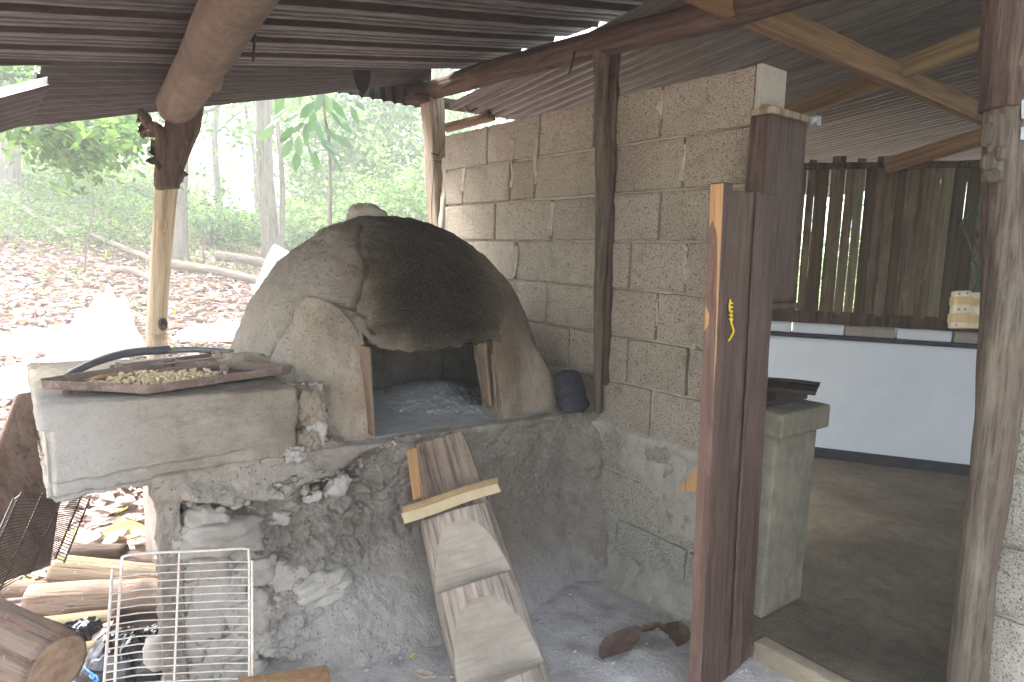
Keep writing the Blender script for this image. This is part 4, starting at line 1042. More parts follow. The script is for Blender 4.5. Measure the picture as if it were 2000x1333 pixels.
def tray(name, corners, h, mat_side, mat_floor, label, cat="tray", lip=.012):
    """corners: 4 world points of the floor, in order"""
    c = [np.array(q, float) for q in corners]; cen = sum(c) / 4; root = empty(name, cen, label, cat)
    n = np.cross(c[1] - c[0], c[3] - c[0]); n /= np.linalg.norm(n); n = n if n[2] > 0 else -n
    V = np.array(c + [q - n * .003 for q in c]); F = [(0, 1, 2, 3), (7, 6, 5, 4), (0, 4, 5, 1), (1, 5, 6, 2), (2, 6, 7, 3), (3, 7, 4, 0)]
    g = 14; U, W = np.meshgrid(np.linspace(0, 1, g), np.linspace(0, 1, g)); U = U.ravel(); W = W.ravel()
    P = ((1 - U) * (1 - W))[:, None] * c[0] + (U * (1 - W))[:, None] * c[1] + (U * W)[:, None] * c[2] + ((1 - U) * W)[:, None] * c[3]
    P += n * (.004 * fbm(P, 6, 3, 5))[:, None]; f = grid(g, g)
    ob("tray_floor", (np.concatenate([P, P - n * .002]), np.concatenate([f, f[:, ::-1] + len(P)])), mat_floor, root)
    for i in range(4):
        a, b = c[i], c[(i + 1) % 4]; d = (b - a) / np.linalg.norm(b - a); out = np.cross(d, n); out = out if np.dot(out, (a + b) / 2 - cen) > 0 else -out
        ln = np.linalg.norm(b - a); V, F = rbox(ln + .004, .003, h + .004, 16, 1, 2, .001, (ln / 2, 0, h / 2 - .003))
        W_ = np.outer(V[:, 0], d) + np.outer(V[:, 1] + .35 * np.maximum(V[:, 2], 0) + .0015 * (i % 2), out) + np.outer(V[:, 2], n) + a
        W_ += n * (.003 * fbm(W_, 7, 3, i))[:, None] + out * (.003 * fbm(W_, 9, 3, i + 7))[:, None]
        ob("tray_rim", (W_, F), mat_side, root)
    return root, c, n
z_ = zT + .055
t0 = on(1600, 752, 2, z_); tray("baking_tray", [t0, t0 + [-.20, -.09, .0], t0 + [-.36, .14, .0], t0 + [-.14, .25, 0.0]], .012, M_tray2, M_tray2, "dark empty tray lying on the cement counter inside the room")
ob("counter_box", rbox(.20, .18, .032, 3, 3, 1, .003, (float(t0[0]) - .20, float(t0[1]) + .10, zT + .036)), M_tray2, ct)

# hanging cupboard / panel by the end of the wall
cp = empty("hanging_cupboard", (2.42, 1.45, 1.3), "dark brown panelled cupboard fixed high behind the end of the block wall", "cupboard")
ya = 1.295
def pxz(px, py, Y=ya): p = on(px, py, 1, Y); return float(p[0]), float(p[2])
x0, zt0 = pxz(1505, 218); x1, _ = pxz(1578, 240); zb0 = pxz(1550, 590)[1]; zt0 = pxz(1540, 232)[1]
V, F = rbox(x1 - x0, .075, zt0 - zb0, 4, 4, 14, .004, ((x0 + x1) / 2, ya + .0375, (zt0 + zb0) / 2)); ob("cupboard_box", (V, F), M_door, cp, Matrix.Translation((0, 0, 0)))
ob("cornice", rbox(x1 - x0 + .05, .09, .022, 8, 2, 1, .004, ((x0 + x1) / 2 + .015, ya + .03, zt0 + .012)), M_grey_post, cp)
ob("bottom_moulding", rbox(x1 - x0 + .02, .09, .03, 8, 2, 1, .008, ((x0 + x1) / 2, ya + .03, zb0 - .014)), M_door, cp)
V, F = rbox(.05, .04, .04, 6, 6, 6, .01); V, F = rough((V, F), .012, 40, 3); ob("tin_cap", (V + [x1 + .02, ya - .01, zt0 + .012], F), M_tin, cp)
xa, za = pxz(1488, 212, ya - .03); xb, zb1 = pxz(1488, 360, ya - .03)
o = ob("door_jamb", rbox(.042, .035, 1.95, 2, 2, 30, .003, (2.105, 1.35, .98)), M_yellowjamb); tag(o, "narrow yellowish upright batten fixed to the end of the block wall above the door", "batten")

# ------------------------------------------------------------------ door leaf, standing open towards us
zD = 1.66
Hg = on(1527, 367, 2, zD); Nr = on(1417, 345, 2, zD); Nl = on(1381, 340, 2, zD)
dd_ = Nr - Hg; Wd = np.linalg.norm(dd_); dd_ /= Wd; pn = np.cross(dd_, [0, 0, 1.0]); pn = pn if np.dot(pn, CAM - Hg) > 0 else -pn
if np.dot(pn, _R) > 0: back = -pn
back = -pn   # thickness goes away from the visible face
th = float(np.linalg.norm(Nl - Nr)); th = .046
uz = np.array([0, 0, 1.0]) + dd_ * .045; uz /= np.linalg.norm(uz); ux = dd_ - uz * np.dot(dd_, uz); ux /= np.linalg.norm(ux); org = Hg - uz * (zD - .035)
DM = Matrix(((ux[0], back[0], uz[0], org[0]), (ux[1], back[1], uz[1], org[1]), (ux[2], back[2], uz[2], org[2]), (0, 0, 0, 1)))   # local x: hinge->free edge, y: depth, z up
door = empty("door", Hg, "dark brown worn plank door leaf standing open towards the viewer, yellow cord on its edge", "door", None, DM)
HD = zD - .035
nb = 4; bwid = (Wd - .045) / nb
for i in range(nb):
    off = [.002, .0, .003, .001][i]
    V, F = rbox(bwid - .002, .026, HD - .02, 3, 1, 40, .003, (bwid * (i + .5), off + .018, (HD - .02) / 2)); V, F = rough((V, F), .002, 14, i, 3)
    W_ = DM @ Matrix.Translation((float(bwid * (i + .5)), 0, 0)); V = V - [bwid * (i + .5), 0, 0]
    ob("door_board", (V, F), M_door, door, W_)
V, F = rbox(.045, th, HD, 3, 4, 60, .003, (Wd - .0225, th / 2, HD / 2)); V, F = rough((V, F), .0015, 20, 9, 3); ob("edge_stile", (V - [Wd, 0, 0], F), M_door, door, DM @ Matrix.Translation((float(Wd), 0, 0)))
V, F = rbox(.004, th - .004, HD - .004, 1, 4, 60, .001, (.0015, th / 2, HD / 2)); V, F = rough((V, F), .0007, 30, 9, 3); ob("painted_edge", (V, F), M_door_edge, door, DM @ Matrix.Translation((float(Wd), 0, 0)))
for x_, w_ in ((bwid * 2, .020),):
    ob("cover_strip", rbox(w_, .006, HD - .03, 1, 1, 20, .002, (0, .003, HD / 2)), M_door, door, DM @ Matrix.Translation((float(x_), 0, 0)))
for z1 in (.25, .95, 1.55): ob("back_rail", rbox(Wd - .05, .03, .10, 2, 1, 1, .003, (Wd / 2 - .02, th - .016, z1)), M_door, door, DM)
# bare wood where paint has worn off the top of the edge
def patch(pts, name, mat, dy=.0022):
    """pts: (y, z) outline on the painted edge"""
    n = len(pts); V = [(dy, y, z) for y, z in pts] + [(-.001, y, z) for y, z in pts]
    F = [tuple(range(n)), tuple(range(2 * n - 1, n - 1, -1))] + [(i, (i + 1) % n, n + (i + 1) % n, n + i) for i in range(n)]
    ob(name, (np.array(V), F), mat, door, DM @ Matrix.Translation((float(Wd + .002), 0, 0)), smooth=False)
R = np.random.default_rng(3)
zt1 = HD - .003
patch([(.003, zt1), (th - .004, zt1 - .002), (th - .005, zt1 - .12), (th - .016, zt1 - .10), (th * .55, zt1 - .115), (th * .4, zt1 - .13), (.013, zt1 - .155), (.010, zt1 - .25), (.007, zt1 - .34), (.005, zt1 - .46), (.004, zt1 - .60), (.002, zt1 - .5)], "bare_wood_patch", M_orange_wood)
patch([(th - .004, 1.30 - .02), (th - .018, 1.27 - .02), (th - .016, 1.22), (th - .004, 1.20)], "bare_wood_patch", M_orange_wood)
# yellow cord
cz = [on(1421, 585, 2, 1.0), ]
def dpt(x, y, z): v = DM @ Vector((x, y, z)); return np.array(v)
def dpx(px, py, o=-.006):
    p = onp(px, py, Hg, pn); return p + pn * abs(o)
pts = [dpx(1423, 585), dpx(1421, 600), dpx(1425, 615), dpx(1424, 628), dpx(1429, 645), dpx(1426, 655), dpx(1419, 666)]
o = ob("yellow_cord", tube(smooth_path(pts, 40), .0028, 8), M_yellow); tag(o, "short yellow cord knotted on the free edge of the dark door", "cord")
for k in range(5):
    p = dpx(1423, 592 + k * 8); V, F = tube([p + dd_ * .008 + [0, 0, .002], p + pn * .006, p - dd_ * .010 - [0, 0, .002]], .003, 6); ob("cord_turn", (V, F), M_yellow, o)
# wedge of wood behind the door edge
p = on(1343, 940, 0, 2.02); V = [on(1322, 958, 0, 1.97), on(1362, 962, 0, 1.95), on(1364, 905, 0, 1.95), on(1350, 925, 0, 1.96)]; V = [np.array(q) for q in V]
V = np.array(V + [q + [.03, .01, 0] for q in V]); o = ob("wood_wedge", (V, [(0, 1, 2, 3), (7, 6, 5, 4), (0, 4, 5, 1), (1, 5, 6, 2), (2, 6, 7, 3), (3, 7, 4, 0)]), M_orange_wood, smooth=False)
tag(o, "small pointed chip of brown wood jutting out between the wall and the door edge", "wood chip")
# unseen wall added to darken the room, beyond the right edge of the picture
o = ob("unseen_side_wall", rbox(4.2, .12, 2.4, 4, 1, 4, .004, (4.3, -2.3, 1.2)), M_render); tag(o, "unseen rendered wall added to darken the room beyond the right edge of the picture", "wall")

def quad_sheet(c, thick, n=(20, 20), s=0, amp=.003):
    c = [np.array(q, float) for q in c]; nn = np.cross(c[1] - c[0], c[3] - c[0]); nn /= np.linalg.norm(nn)
    U, W = np.meshgrid(np.linspace(0, 1, n[0]), np.linspace(0, 1, n[1])); U = U.ravel()[:, None]; W = W.ravel()[:, None]
    P = (1 - U) * (1 - W) * c[0] + U * (1 - W) * c[1] + U * W * c[2] + (1 - U) * W * c[3]
    P = P + nn * (amp * fbm(P, 4, 3, s))[:, None]; f = grid(n[0], n[1]); m = len(P)
    e = []
    nu, nv_ = n
    for i in range(nu - 1): e += [(i + 1, i, i + m, i + 1 + m), ((nv_ - 1) * nu + i, (nv_ - 1) * nu + i + 1, (nv_ - 1) * nu + i + 1 + m, (nv_ - 1) * nu + i + m)]
    for j in range(nv_ - 1): e += [(j * nu, (j + 1) * nu, (j + 1) * nu + m, j * nu + m), ((j + 1) * nu + nu - 1, j * nu + nu - 1, j * nu + nu - 1 + m, (j + 1) * nu + nu - 1 + m)]
    return np.concatenate([P, P - nn * thick]), np.concatenate([f, f[:, ::-1] + m, np.array(e)])
# ------------------------------------------------------------------ things on the shelf
zs0 = 1.002
tc = [on(84, 756, 2, zs0 + .010), on(288, 766, 2, zs0 - .004), on(566, 726, 2, zs0 - .012), on(342, 716, 2, zs0 + .012)]
tr_, tcn, tnn = tray("baking_tray", tc, .024, M_rust, M_rust_dark, "rusty square baking tray with drying pale coffee beans on the plastered shelf")
bean_v, bean_f = blob(.0085, .0062, .0048, 3, 10, .05, 2)
bmesh_ = bare("bean", (bean_v, bean_f), M_bean)
R = np.random.default_rng(77); c0_, c1_, c2_, c3_ = tcn; nb_ = 0; used = []
while nb_ < 290:
    px = R.normal(335, 78); py = R.normal(744, 8.5)
    if not (170 < px < 440 and 727 < py < 765): continue
    p = onp(px, py, c0_, tnn)
    # inside the tray, off the rim
    A = np.array([c1_ - c0_, c3_ - c0_]).T[:2]; uv = np.linalg.lstsq(A, (p - c0_)[:2], rcond=None)[0]
    if not (.06 < uv[0] < .94 and .07 < uv[1] < .93): continue
    near = [q for q in used if (q[0] - p[0]) ** 2 + (q[1] - p[1]) ** 2 < .0085 ** 2]
    if len(near) > 1: continue
    used.append(p)
    o = bpy.data.objects.new("coffee_bean", bmesh_); COL.objects.link(o)
    o.location = Vector(p) + Vector(tnn) * (.006 + .005 * len(near)); o.rotation_euler = (R.normal(0, .3), R.normal(0, .3), R.uniform(0, 6.28)); s_ = R.uniform(.8, 1.15); o.scale = (s_, s_, s_)
    tag(o, "pale unroasted coffee bean drying in the rusty tray on the shelf", "coffee bean", "coffee beans drying in the tray"); nb_ += 1
tag(ob("bean_pod", tube([onp(165, 749, c0_, tnn) + [0, 0, .008], onp(200, 744, c0_, tnn) + [0, 0, .012], onp(230, 741, c0_, tnn) + [0, 0, .009]], [.004, .008, .004], 8), M_orange_wood), "small brown pod at the left end of the beans in the tray", "pod")

# clutter behind the tray on the shelf
P = smooth_path([on(128, 735, 1, 2.60), on(185, 708, 1, 2.63), on(250, 690, 1, 2.66), on(330, 683, 1, 2.68)], 30)
tag(ob("plastic_pipe", tube(P, np.interp(np.linspace(0, 1, 30), [0, .1, 1], [.008, .013, .016]), 16), M_bluegrey), "thick curved dark blue grey pipe lying at the back of the shelf", "pipe")
P = smooth_path([on(300, 688, 1, 2.72), on(380, 683, 1, 2.72), on(470, 690, 1, 2.70)], 20)
tag(ob("plastic_pipe", tube(P, .012, 16), M_tin), "pale grey pipe end lying between the dark pipe and the dome", "pipe")
M2_, L = frame(on(108, 752, 1, 2.45), on(470, 694, 1, 2.50))
V, F = logmesh(L, .013, .014, 12, 30, .003, 20, 4, .014); tag(ob("bamboo_pole", (V, F), M_grey_post, None, M2_), "thin grey pole lying behind the baking tray", "pole")
fb = empty("old_crate", on(300, 740, 1, 2.45), "low grey wooden crate frame with wire strands behind the baking tray", "crate")
qs = [on(122, 764, 1, 2.27), on(330, 742, 1, 2.33), on(345, 700, 1, 2.52), on(150, 728, 1, 2.44)]
ob("base_board", quad_sheet(qs, .02, s=9), M_board, fb)
plank("side_board", on(230, 742, 1, 2.44), on(440, 722, 1, 2.42), .045, .012, M_board, fb, upv=(0, 1, 0), s=5)
plank("side_board", on(215, 722, 1, 2.56), on(432, 697, 1, 2.60), .03, .012, M_board, fb, upv=(0, 1, 0), s=6)
plank("crate_post", on(231, 738, 1, 2.42), on(232, 708, 1, 2.42), .022, .02, M_grey_post, fb, s=7)
plank("crate_post", on(440, 725, 1, 2.36), on(420, 690, 1, 2.60), .025, .02, M_grey_post, fb, s=8)
for k, (a, b) in enumerate([((240, 718), (425, 700)), ((240, 728), (430, 710)), ((260, 708), (420, 690))]):
    ob("wire_strand", tube([on(*a, 1, 2.44), on(*b, 1, 2.44)], .002, 6), M_tin, fb)
# white plastic outside behind the dome
a = on(552, 492, 1, 4.4); b = on(515, 560, 1, 4.4)
V, F = rbox(.11, .02, .36, 8, 2, 20, .008); V[:, 1] += .03 * np.sin(V[:, 2] * 14); V = V @ np.array([[.88, 0, -.47], [0, 1, 0], [.47, 0, .88]])
o = ob("white_sheet", (V + (a + b) / 2 - [0.02, 0, .02], F), M_sheetw); tag(o, "white plastic sheet leaning behind the left shoulder of the dome", "plastic sheet")

# ------------------------------------------------------------------ leaning board and rack at the left edge
lc = [on(-120, 1180, 1, 2.35), on(98, 1105, 1, 2.55), on(150, 752, 1, 2.93), on(36, 770, 1, 2.86)]
o = ob("leaning_board", quad_sheet(lc, .018, s=4), M_board); tag(o, "wide grey brown board leaning against the far side of the shelf at the left edge", "board")
rk = empty("black_rack", on(60, 1110, 1, 2.42), "dark rusty wire rack leaning on the grey board at the left edge", "rack")
A0 = on(42, 962, 1, 2.52); A1 = on(-60, 1190, 1, 2.28); B0 = on(160, 968, 1, 2.62); B1 = on(108, 1092, 1, 2.42)
for (a, b, o_) in ((A0, A1, -.035), (B0, B1, .035)):
    ob("side_rail", tube([a, b], .003, 8), M_rackb, rk); sh = np.array([o_ * .6, -.02, -.01]); ob("side_rail", tube([a + sh, b + sh], .003, 8), M_rackb, rk)
    for t_ in np.linspace(.02, .98, 22): q = a + (b - a) * t_; ob("rail_link", tube([q, q + sh], .0016, 5, False), M_rackb if o_ > 0 else M_tin, rk)
for t_ in np.linspace(0.02, .98, 30): ob("rack_wire", tube([A0 + (A1 - A0) * t_, B0 + (B1 - B0) * t_], .0017, 5, False), M_rackb, rk)
for t_ in (.33, .68): ob("cross_wire", tube([A0 + (B0 - A0) * t_ + [0, .004, 0], A1 + (B1 - A1) * t_ + [0, .004, 0]], .0028, 6), M_rackb, rk)

# ------------------------------------------------------------------ white wire rack in front
wr = empty("white_rack", on(350, 1420, 1, 1.88), "white wire shelf rack standing against the rubble base of the oven", "rack")
def rkp(px, py):  # tilted plane: top leans towards the base
    n = np.array([0.05, -1, .12]); return onp(px, py, (0.4, 1.99, .4), n)
fr = [(222, 1400), (228, 1250), (238, 1100), (240, 1090), (248, 1085), (300, 1080), (400, 1076), (470, 1072), (482, 1074), (486, 1084), (487, 1200), (487, 1400)]
ob("frame", tube(smooth_path([rkp(*q) for q in fr], 90), .0036, 10), M_rackw, wr)
ob("side_bar", tube([rkp(218, 1106) + [0, -.02, 0], rkp(196, 1400) + [0, -.02, 0]], .0036, 10), M_rackw, wr)
ob("side_bar", tube([rkp(490, 1092) + [0, -.012, 0], rkp(491, 1400) + [0, -.012, 0]], .0036, 10), M_rackw, wr)
ob("centre_bar", tube([rkp(351, 1079) + [0, .004, 0], rkp(338, 1400) + [0, .004, 0]], .0030, 10), M_rackw, wr)
k = 0; y_ = 1108.0
while y_ < 1400:
    xl_ = 238 - (y_ - 1100) * .055 - 3; xl2 = 217 - (y_ - 1106) * .073
    ob("rack_wire", tube(smooth_path([rkp(xl2 if y_ > 1112 else 238, y_ + 2) + [0, -.018, 0], rkp(xl_, y_) + [0, -.003, 0], rkp(487, y_ - 13) + [0, -.003, 0], rkp(490, y_ - 13) + [0, -.011, 0]], 5), .0018, 6, False), M_rackw, wr)
    y_ += 15.2; k += 1

# ------------------------------------------------------------------ firewood, bag and litter under the shelf
def fire(name, a, b, r0, r1, mat, label, ends=M_cut, **k):
    M, L = frame(a, b); m = max(10, int(L / .02)); 
    root = empty(name, a, label, "log", k.pop("group", None), M)
    ob("bark", logmesh(L, r0, r1, 26, m, k.get("amp", .006), k.get("sc", 14), k.get("s", 0), k.get("bend", 0.0), k.get("knots", 0)), mat, root, M)
    for z_, r_, sg in ((0, r0, -1), (L, r1, 1)):
        V, F = tube([[0, 0, z_ - sg * .004], [0, 0, z_ + sg * .002], [0, 0, z_ + sg * .004]], [r_ * .93, r_ * .93, r_ * .86], 26); ob("cut_end", (V, F), ends, root, M)
    return root
G_ = "firewood logs under the shelf"
def gl(px, py, h): return on(px, py, 2, h)
fire("log", gl(60, 1178, .075), gl(350, 1160, .085) , .066, .060, M_bark_log, "long pale barkless log lying lowest behind the white rack", s=3, bend=.006, group=G_, knots=2)
fire("log", gl(112, 1113, .10), gl(330, 1132, .09), .060, .052, M_bark_moss, "mossy log with a pinkish sawn end facing left", s=5, group=G_)
fire("log", gl(140, 1082, .09), gl(245, 1078, .09), .040, .036, M_bark_dark, "short dark log just behind the mossy log", s=7, group=G_, ends=M_bark_dark)
fire("log", gl(-60, 1150, .06), gl(95, 1150, .05), .040, .030, M_bark_log, "reddish log entering from the left edge under the black rack", s=8, group=G_)
fire("log", gl(-30, 1148, .06) + [0, .2, 0], gl(100, 1112, .05) + [0, .1, 0], .014, .014, M_stick, "thin dark stick lying before the black rack", s=9, group=G_)
fire("log", gl(45, 1232, .04), gl(225, 1212, .045), .042, .036, M_bark_moss, "short mossy log behind the black plastic bag", s=10, group=G_)
fire("log", gl(95, 1290, .05), gl(215, 1265, .06), .034, .032, M_bark_moss, "small mossy branch lying between the big peeled log and the bag", s=12, group=G_)
fire("log", gl(225, 1092, .05), gl(330, 1104, .05), .045, .04, M_bark_dark, "dark crumbling log half hidden by the clay leg of the oven", s=13, group=G_, ends=M_bark_dark)
e = on(112, 1302, 1, 1.72); a2 = on(-75, 1215, 1, 1.98)
big = fire("log", e, a2 + (a2 - e) * .6, .074, .078, M_bark_red, "big peeling red brown log with its sawn end facing us in the lower left corner", s=14, amp=.008, sc=10, group=G_)
# curled bark on the big log
M, L = frame(on(105, 1262, 1, 1.75), on(-60, 1185, 1, 2.0)); V, F = rbox(.10, .006, L, 12, 1, 20, .002, (0, 0, L / 2)); V[:, 1] += -4.5 * V[:, 0] ** 2; V, F = rough((V, F), .006, 18, 3)
ob("loose_bark", (V, F), M_bark_dark, big, M @ Matrix.Translation((0, 0.02, 0)))
# bag
R = np.random.default_rng(12)
def crumple(cx, cy, rx, ry, h, s, n=90, rot=0.0, pw=.6):
    U, W = np.meshgrid(np.linspace(-1, 1, n), np.linspace(-1, 1, n)); U = U.ravel(); W = W.ravel()
    # square to disc
    x = U * np.sqrt(1 - W * W / 2); y = W * np.sqrt(1 - U * U / 2); r = np.hypot(x, y); a = np.arctan2(y, x)
    rad_ = 1 + .22 * fbm(np.stack([np.cos(a), np.sin(a), 0 * a], 1), 1.8, 3, s)
    X = x * rad_ * rx; Y = y * rad_ * ry; q = np.stack([X, Y, 0 * X], 1)
    rid = 1 - 2 * np.abs(fbm(q * np.array([1, .55, 1]), 7, 3, s)); rid2 = 1 - 2 * np.abs(fbm(q * np.array([.7, 1, 1]), 17, 3, s + 4)); rid3 = 1 - 2 * np.abs(fbm(q, 40, 2, s + 8))
    Z = h * (1 - r ** 2.2) ** pw * (.65 + .35 * rid) + (.022 * rid2 + .008 * rid3) * (1 - r ** 8)
    Z = np.nan_to_num(Z); X = X + .012 * rid2; Y = Y + .010 * rid
    cr, sr = math.cos(rot), math.sin(rot); P = np.stack([cx + X * cr - Y * sr, cy + X * sr + Y * cr, .012 + np.maximum(Z, -.005)], 1)
    f = grid(n, n); return np.concatenate([P, P - [0, 0, .002]]), np.concatenate([f, f[:, ::-1] + len(P)])
c = gl(265, 1275, .06); o = ob("plastic_bag", crumple(c[0], c[1], .17, .13, .13, 5, 110), M_plastic); tag(o, "crumpled shiny black plastic bag on the ground behind the white rack", "bag")
c = gl(150, 1240, .05); o = ob("plastic_bag", crumple(c[0], c[1], .10, .07, .07, 9, 80, .5), M_plastic); tag(o, "smaller fold of black plastic lying left of the rack by the mossy log", "bag")
pts = []
for t_ in np.linspace(0, 1, 60): q = gl(165 + 26 * t_ + 6 * math.sin(t_ * 26), 1296 + 40 * t_ + 7 * math.cos(t_ * 22), .07); pts.append(q)
o = ob("blue_string", tube(pts, .0035, 6), M_string); tag(o, "loose loops of bright blue string beside the big sawn log", "string")
o = ob("stone", blob(.06, .05, .055, 30, 26, .15, 2, .3), M_stone); o.location = Vector(gl(320, 1302, .05)); tag(o, "pale rounded stone behind the white rack near the bottom edge", "stone")
V, F = blob(.085, .06, .045, 31, 26, .2, 2, .4); c = gl(235, 990, .03); o = ob("stone", (V + c, F), M_stone); tag(o, "brown lumpy stone lying on the soil seen below the shelf", "stone")
V, F = blob(.06, .05, .028, 33, 20, .2, 2, .4); c = gl(205, 1048, .02)
# individual large leaves
def leafmesh(L_, W_, curl, s, n=9):
    R = np.random.default_rng(s); V = []; 
    for i, t_ in enumerate(np.linspace(0, 1, n)):
        w_ = W_ * math.sin(math.pi * min(1, t_ * .96 + .02)) ** .75 * .5
        for k, u_ in enumerate((-1, -.5, 0, .5, 1)):
            V.append((L_ * (t_ - .5), u_ * w_ * (1 + .04 * R.normal() * (abs(u_) == 1)), curl * (abs(u_) ** 1.5) * w_ * 1.2 + curl * .25 * L_ * (2 * t_ - 1) ** 2 + .003 * R.normal()))
    V = np.array(V); f = grid(5, n); return np.concatenate([V, V - [0, 0, .0008]]), np.concatenate([f, f[:, ::-1] + len(V)])
def leaf(px, py, h, L_, W_, curl, rot, mat, label, s, tilt=.1, group=None):
    c = gl(px, py, h); V, F = leafmesh(L_, W_, curl, s)
    M = Matrix.Translation(Vector(c)) @ Matrix.Rotation(rot, 4, 'Z') @ Matrix.Rotation(tilt, 4, 'X')
    tag(ob("leaf", (V, F), mat, None, M), label, "leaf", group)
leaf(1212, 1258, .035, .27, .12, .14, .25, M_bigleaf, "large curled brown dry leaf on the ashy ground left of the door", 1, -.15)
leaf(1265, 1230, .03, .13, .035, .4, -.1, M_bigleaf, "narrow brown leaf lying behind the large curled leaf near the door", 2)
leaf(1322, 1243, .03, .17, .10, .35, .6, M_bigleaf, "broad dark leaf touching the wall foot behind the door edge", 3, .2)
leaf(1300, 1232, .03, .09, .05, .3, 1.5, M_bigleaf, "small brown leaf between the narrow leaf and the wall foot", 4)
leaf(828, 1322, .03, .085, .05, .4, 2.2, M_paleleaf, "pale torn leaf on the ash left of the notched log", 5, .3)
leaf(805, 1284, .03, .03, .02, .3, .4, M_ylwleaf, "tiny yellowish leaf scrap on the ash left of the notched log", 6)
leaf(1297, 1210, .03, .025, .015, .3, .4, M_ylwleaf, "tiny yellow leaf scrap on the ash near the wall foot", 16)
leaf(245, 1042, .03, .19, .12, .35, 2.6, M_ylwleaf, "yellow green and pink broad leaf on the soil below the shelf", 7, -.5)
G3 = "pale fallen leaves on the soil below the shelf"
for k, (px, py, l_, w_, rt, mt) in enumerate([(215, 1060, .15, .06, 1.2, 0), (170, 1055, .12, .09, .3, 0), (282, 1058, .14, .05, .4, 0), (250, 1020, .14, .09, .2, 0), (205, 1020, .12, .05, .2, 0), (275, 1010, .16, .05, .5, 1), (290, 1085, .15, .06, .6, 1), (170, 1100, .10, .05, 2, 1), (20, 1140, .12, .06, .4, 0), (60, 1128, .10, .05, 1.9, 1), (130, 1175, .07, .04, .2, 1), (285, 990, .11, .04, 1.0, 0), (225, 1003, .10, .06, .9, 1), (150, 1020, .12, .06, .6, 1)]):
    leaf(px, py, .03 + .004 * (k % 4), l_, w_, .35, rt, M_paleleaf if mt == 0 else M_bigleaf, "pale or brown fallen leaf on the soil under the shelf", 20 + k, R.normal(0, .3), G3)
# brown board at the bottom edge
V, F = rbox(.26, .30, .012, 8, 8, 1, .003); V, F = rough((V, F), .006, 5, 3); c = on(560, 1375, 2, .12)
o = ob("brown_board", (V @ np.array([[.96, .26, .05], [-.26, .96, 0], [-.05, 0, 1]]).T + c, F), M_orange_wood); tag(o, "thin brown board poking into the bottom edge right of the rack", "board")

# ------------------------------------------------------------------ notched log leaning on the hearth
t1 = on(858, 850, 1, 2.08); m1 = on(900, 1060, 1, 1.90); b1 = on(985, 1333, 1, 1.62)
t1 = t1 + [0, 0, -.02]
nl = empty("notched_log", b1, "heavy grey notched log leaning like a step ladder against the oven mouth", "log")
dirv = b1 - t1; bend_ = b1 + dirv * .12
M, L = frame(t1, bend_)     # local z down the log
Mi = np.array(M.inverted()); cl_ = Mi[:3, :3] @ CAM + Mi[:3, 3]
n, m = 150, 330
z = np.linspace(0, L, m); thv = np.linspace(0, 2 * math.pi, n, endpoint=False)
Z, TH = np.meshgrid(z, thv, indexing='ij'); Z = Z.ravel(); TH = TH.ravel()
face = math.atan2(cl_[1], cl_[0])   # side looking at the camera
ca = np.cos(TH - face); sa = np.sin(TH - face)
r = np.interp(Z / L, [0, .12, .3, .6, 1], [.095, .115, .135, .15, .16])
X_ = r * ca; Y_ = r * sa * .98
fz = Z / L
flat = np.full_like(X_, 9.0)
# upper split face
flat = np.where(fz < .29, .045 + .10 * np.clip(fz - .17, 0, 1), flat)
# two axe-cut notches: ramp in, then a step out
for z0, z1, dpt_ in ((.33, .545, .080), (.60, .865, .105)):
    rr_ = np.interp(z0, [0, .12, .3, .6, 1], [.095, .115, .135, .15, .16])
    ramp = rr_ - dpt_ * ((fz - z0) / (z1 - z0)) ** .8
    flat = np.where((fz > z0) & (fz < z1), np.minimum(flat, ramp), flat)
X2 = np.minimum(X_, flat)
P = np.stack([X2, Y_, Z], 1)
oncut = X_ > flat
dd = np.where(oncut, .003 * fbm(P * np.array([1, .25, 1.5]), 34, 3, 3) + .002 * fbm(P, 12, 3, 4), .005 * fbm(P * np.array([1, 1, .2]), 22, 4, 5) + .004 * fbm(P, 6, 3, 6))
nrm = np.stack([np.where(oncut, 1, ca), np.where(oncut, 0, sa), 0 * Z], 1)
P = P + nrm * dd[:, None]; P[:, 1] += .010 * np.sin(Z / L * 3.3)
cf, sf = math.cos(face), math.sin(face)
P = np.stack([P[:, 0] * cf - P[:, 1] * sf, P[:, 0] * sf + P[:, 1] * cf, P[:, 2]], 1)
V = np.concatenate([P, P[:n].mean(0)[None], P[-n:].mean(0)[None]]); F = [tuple(map(int, q)) for q in grid(n, m, True)]
for i in range(n): F.append(((i + 1) % n, i, len(V) - 2)); F.append(((m - 1) * n + i, (m - 1) * n + (i + 1) % n, len(V) - 1))
lm = bare("trunk", (V, F), M_cutface); lm.materials.append(M_notch_dark); lm.materials.append(M_notch_bark)
pf = np.zeros(len(lm.polygons) * 3); lm.polygons.foreach_get("center", pf); pf = pf.reshape(-1, 3)
fo = np.array([oncut[q[0]] if q[0] < n * m else False for q in F]); mi = np.where(pf[:, 2] / L < .285, 1, np.where(fo, 0, 2)); lm.polygons.foreach_set("material_index", mi.astype(np.int32))
place("trunk", lm, nl, M)
a = on(804, 878, 1, 2.03); b = on(816, 975, 1, 1.94); plank("fresh_split", a, b, .014, .05, M_orange_wood, nl, upv=(0, 1, 0), amp=.006, s=3)
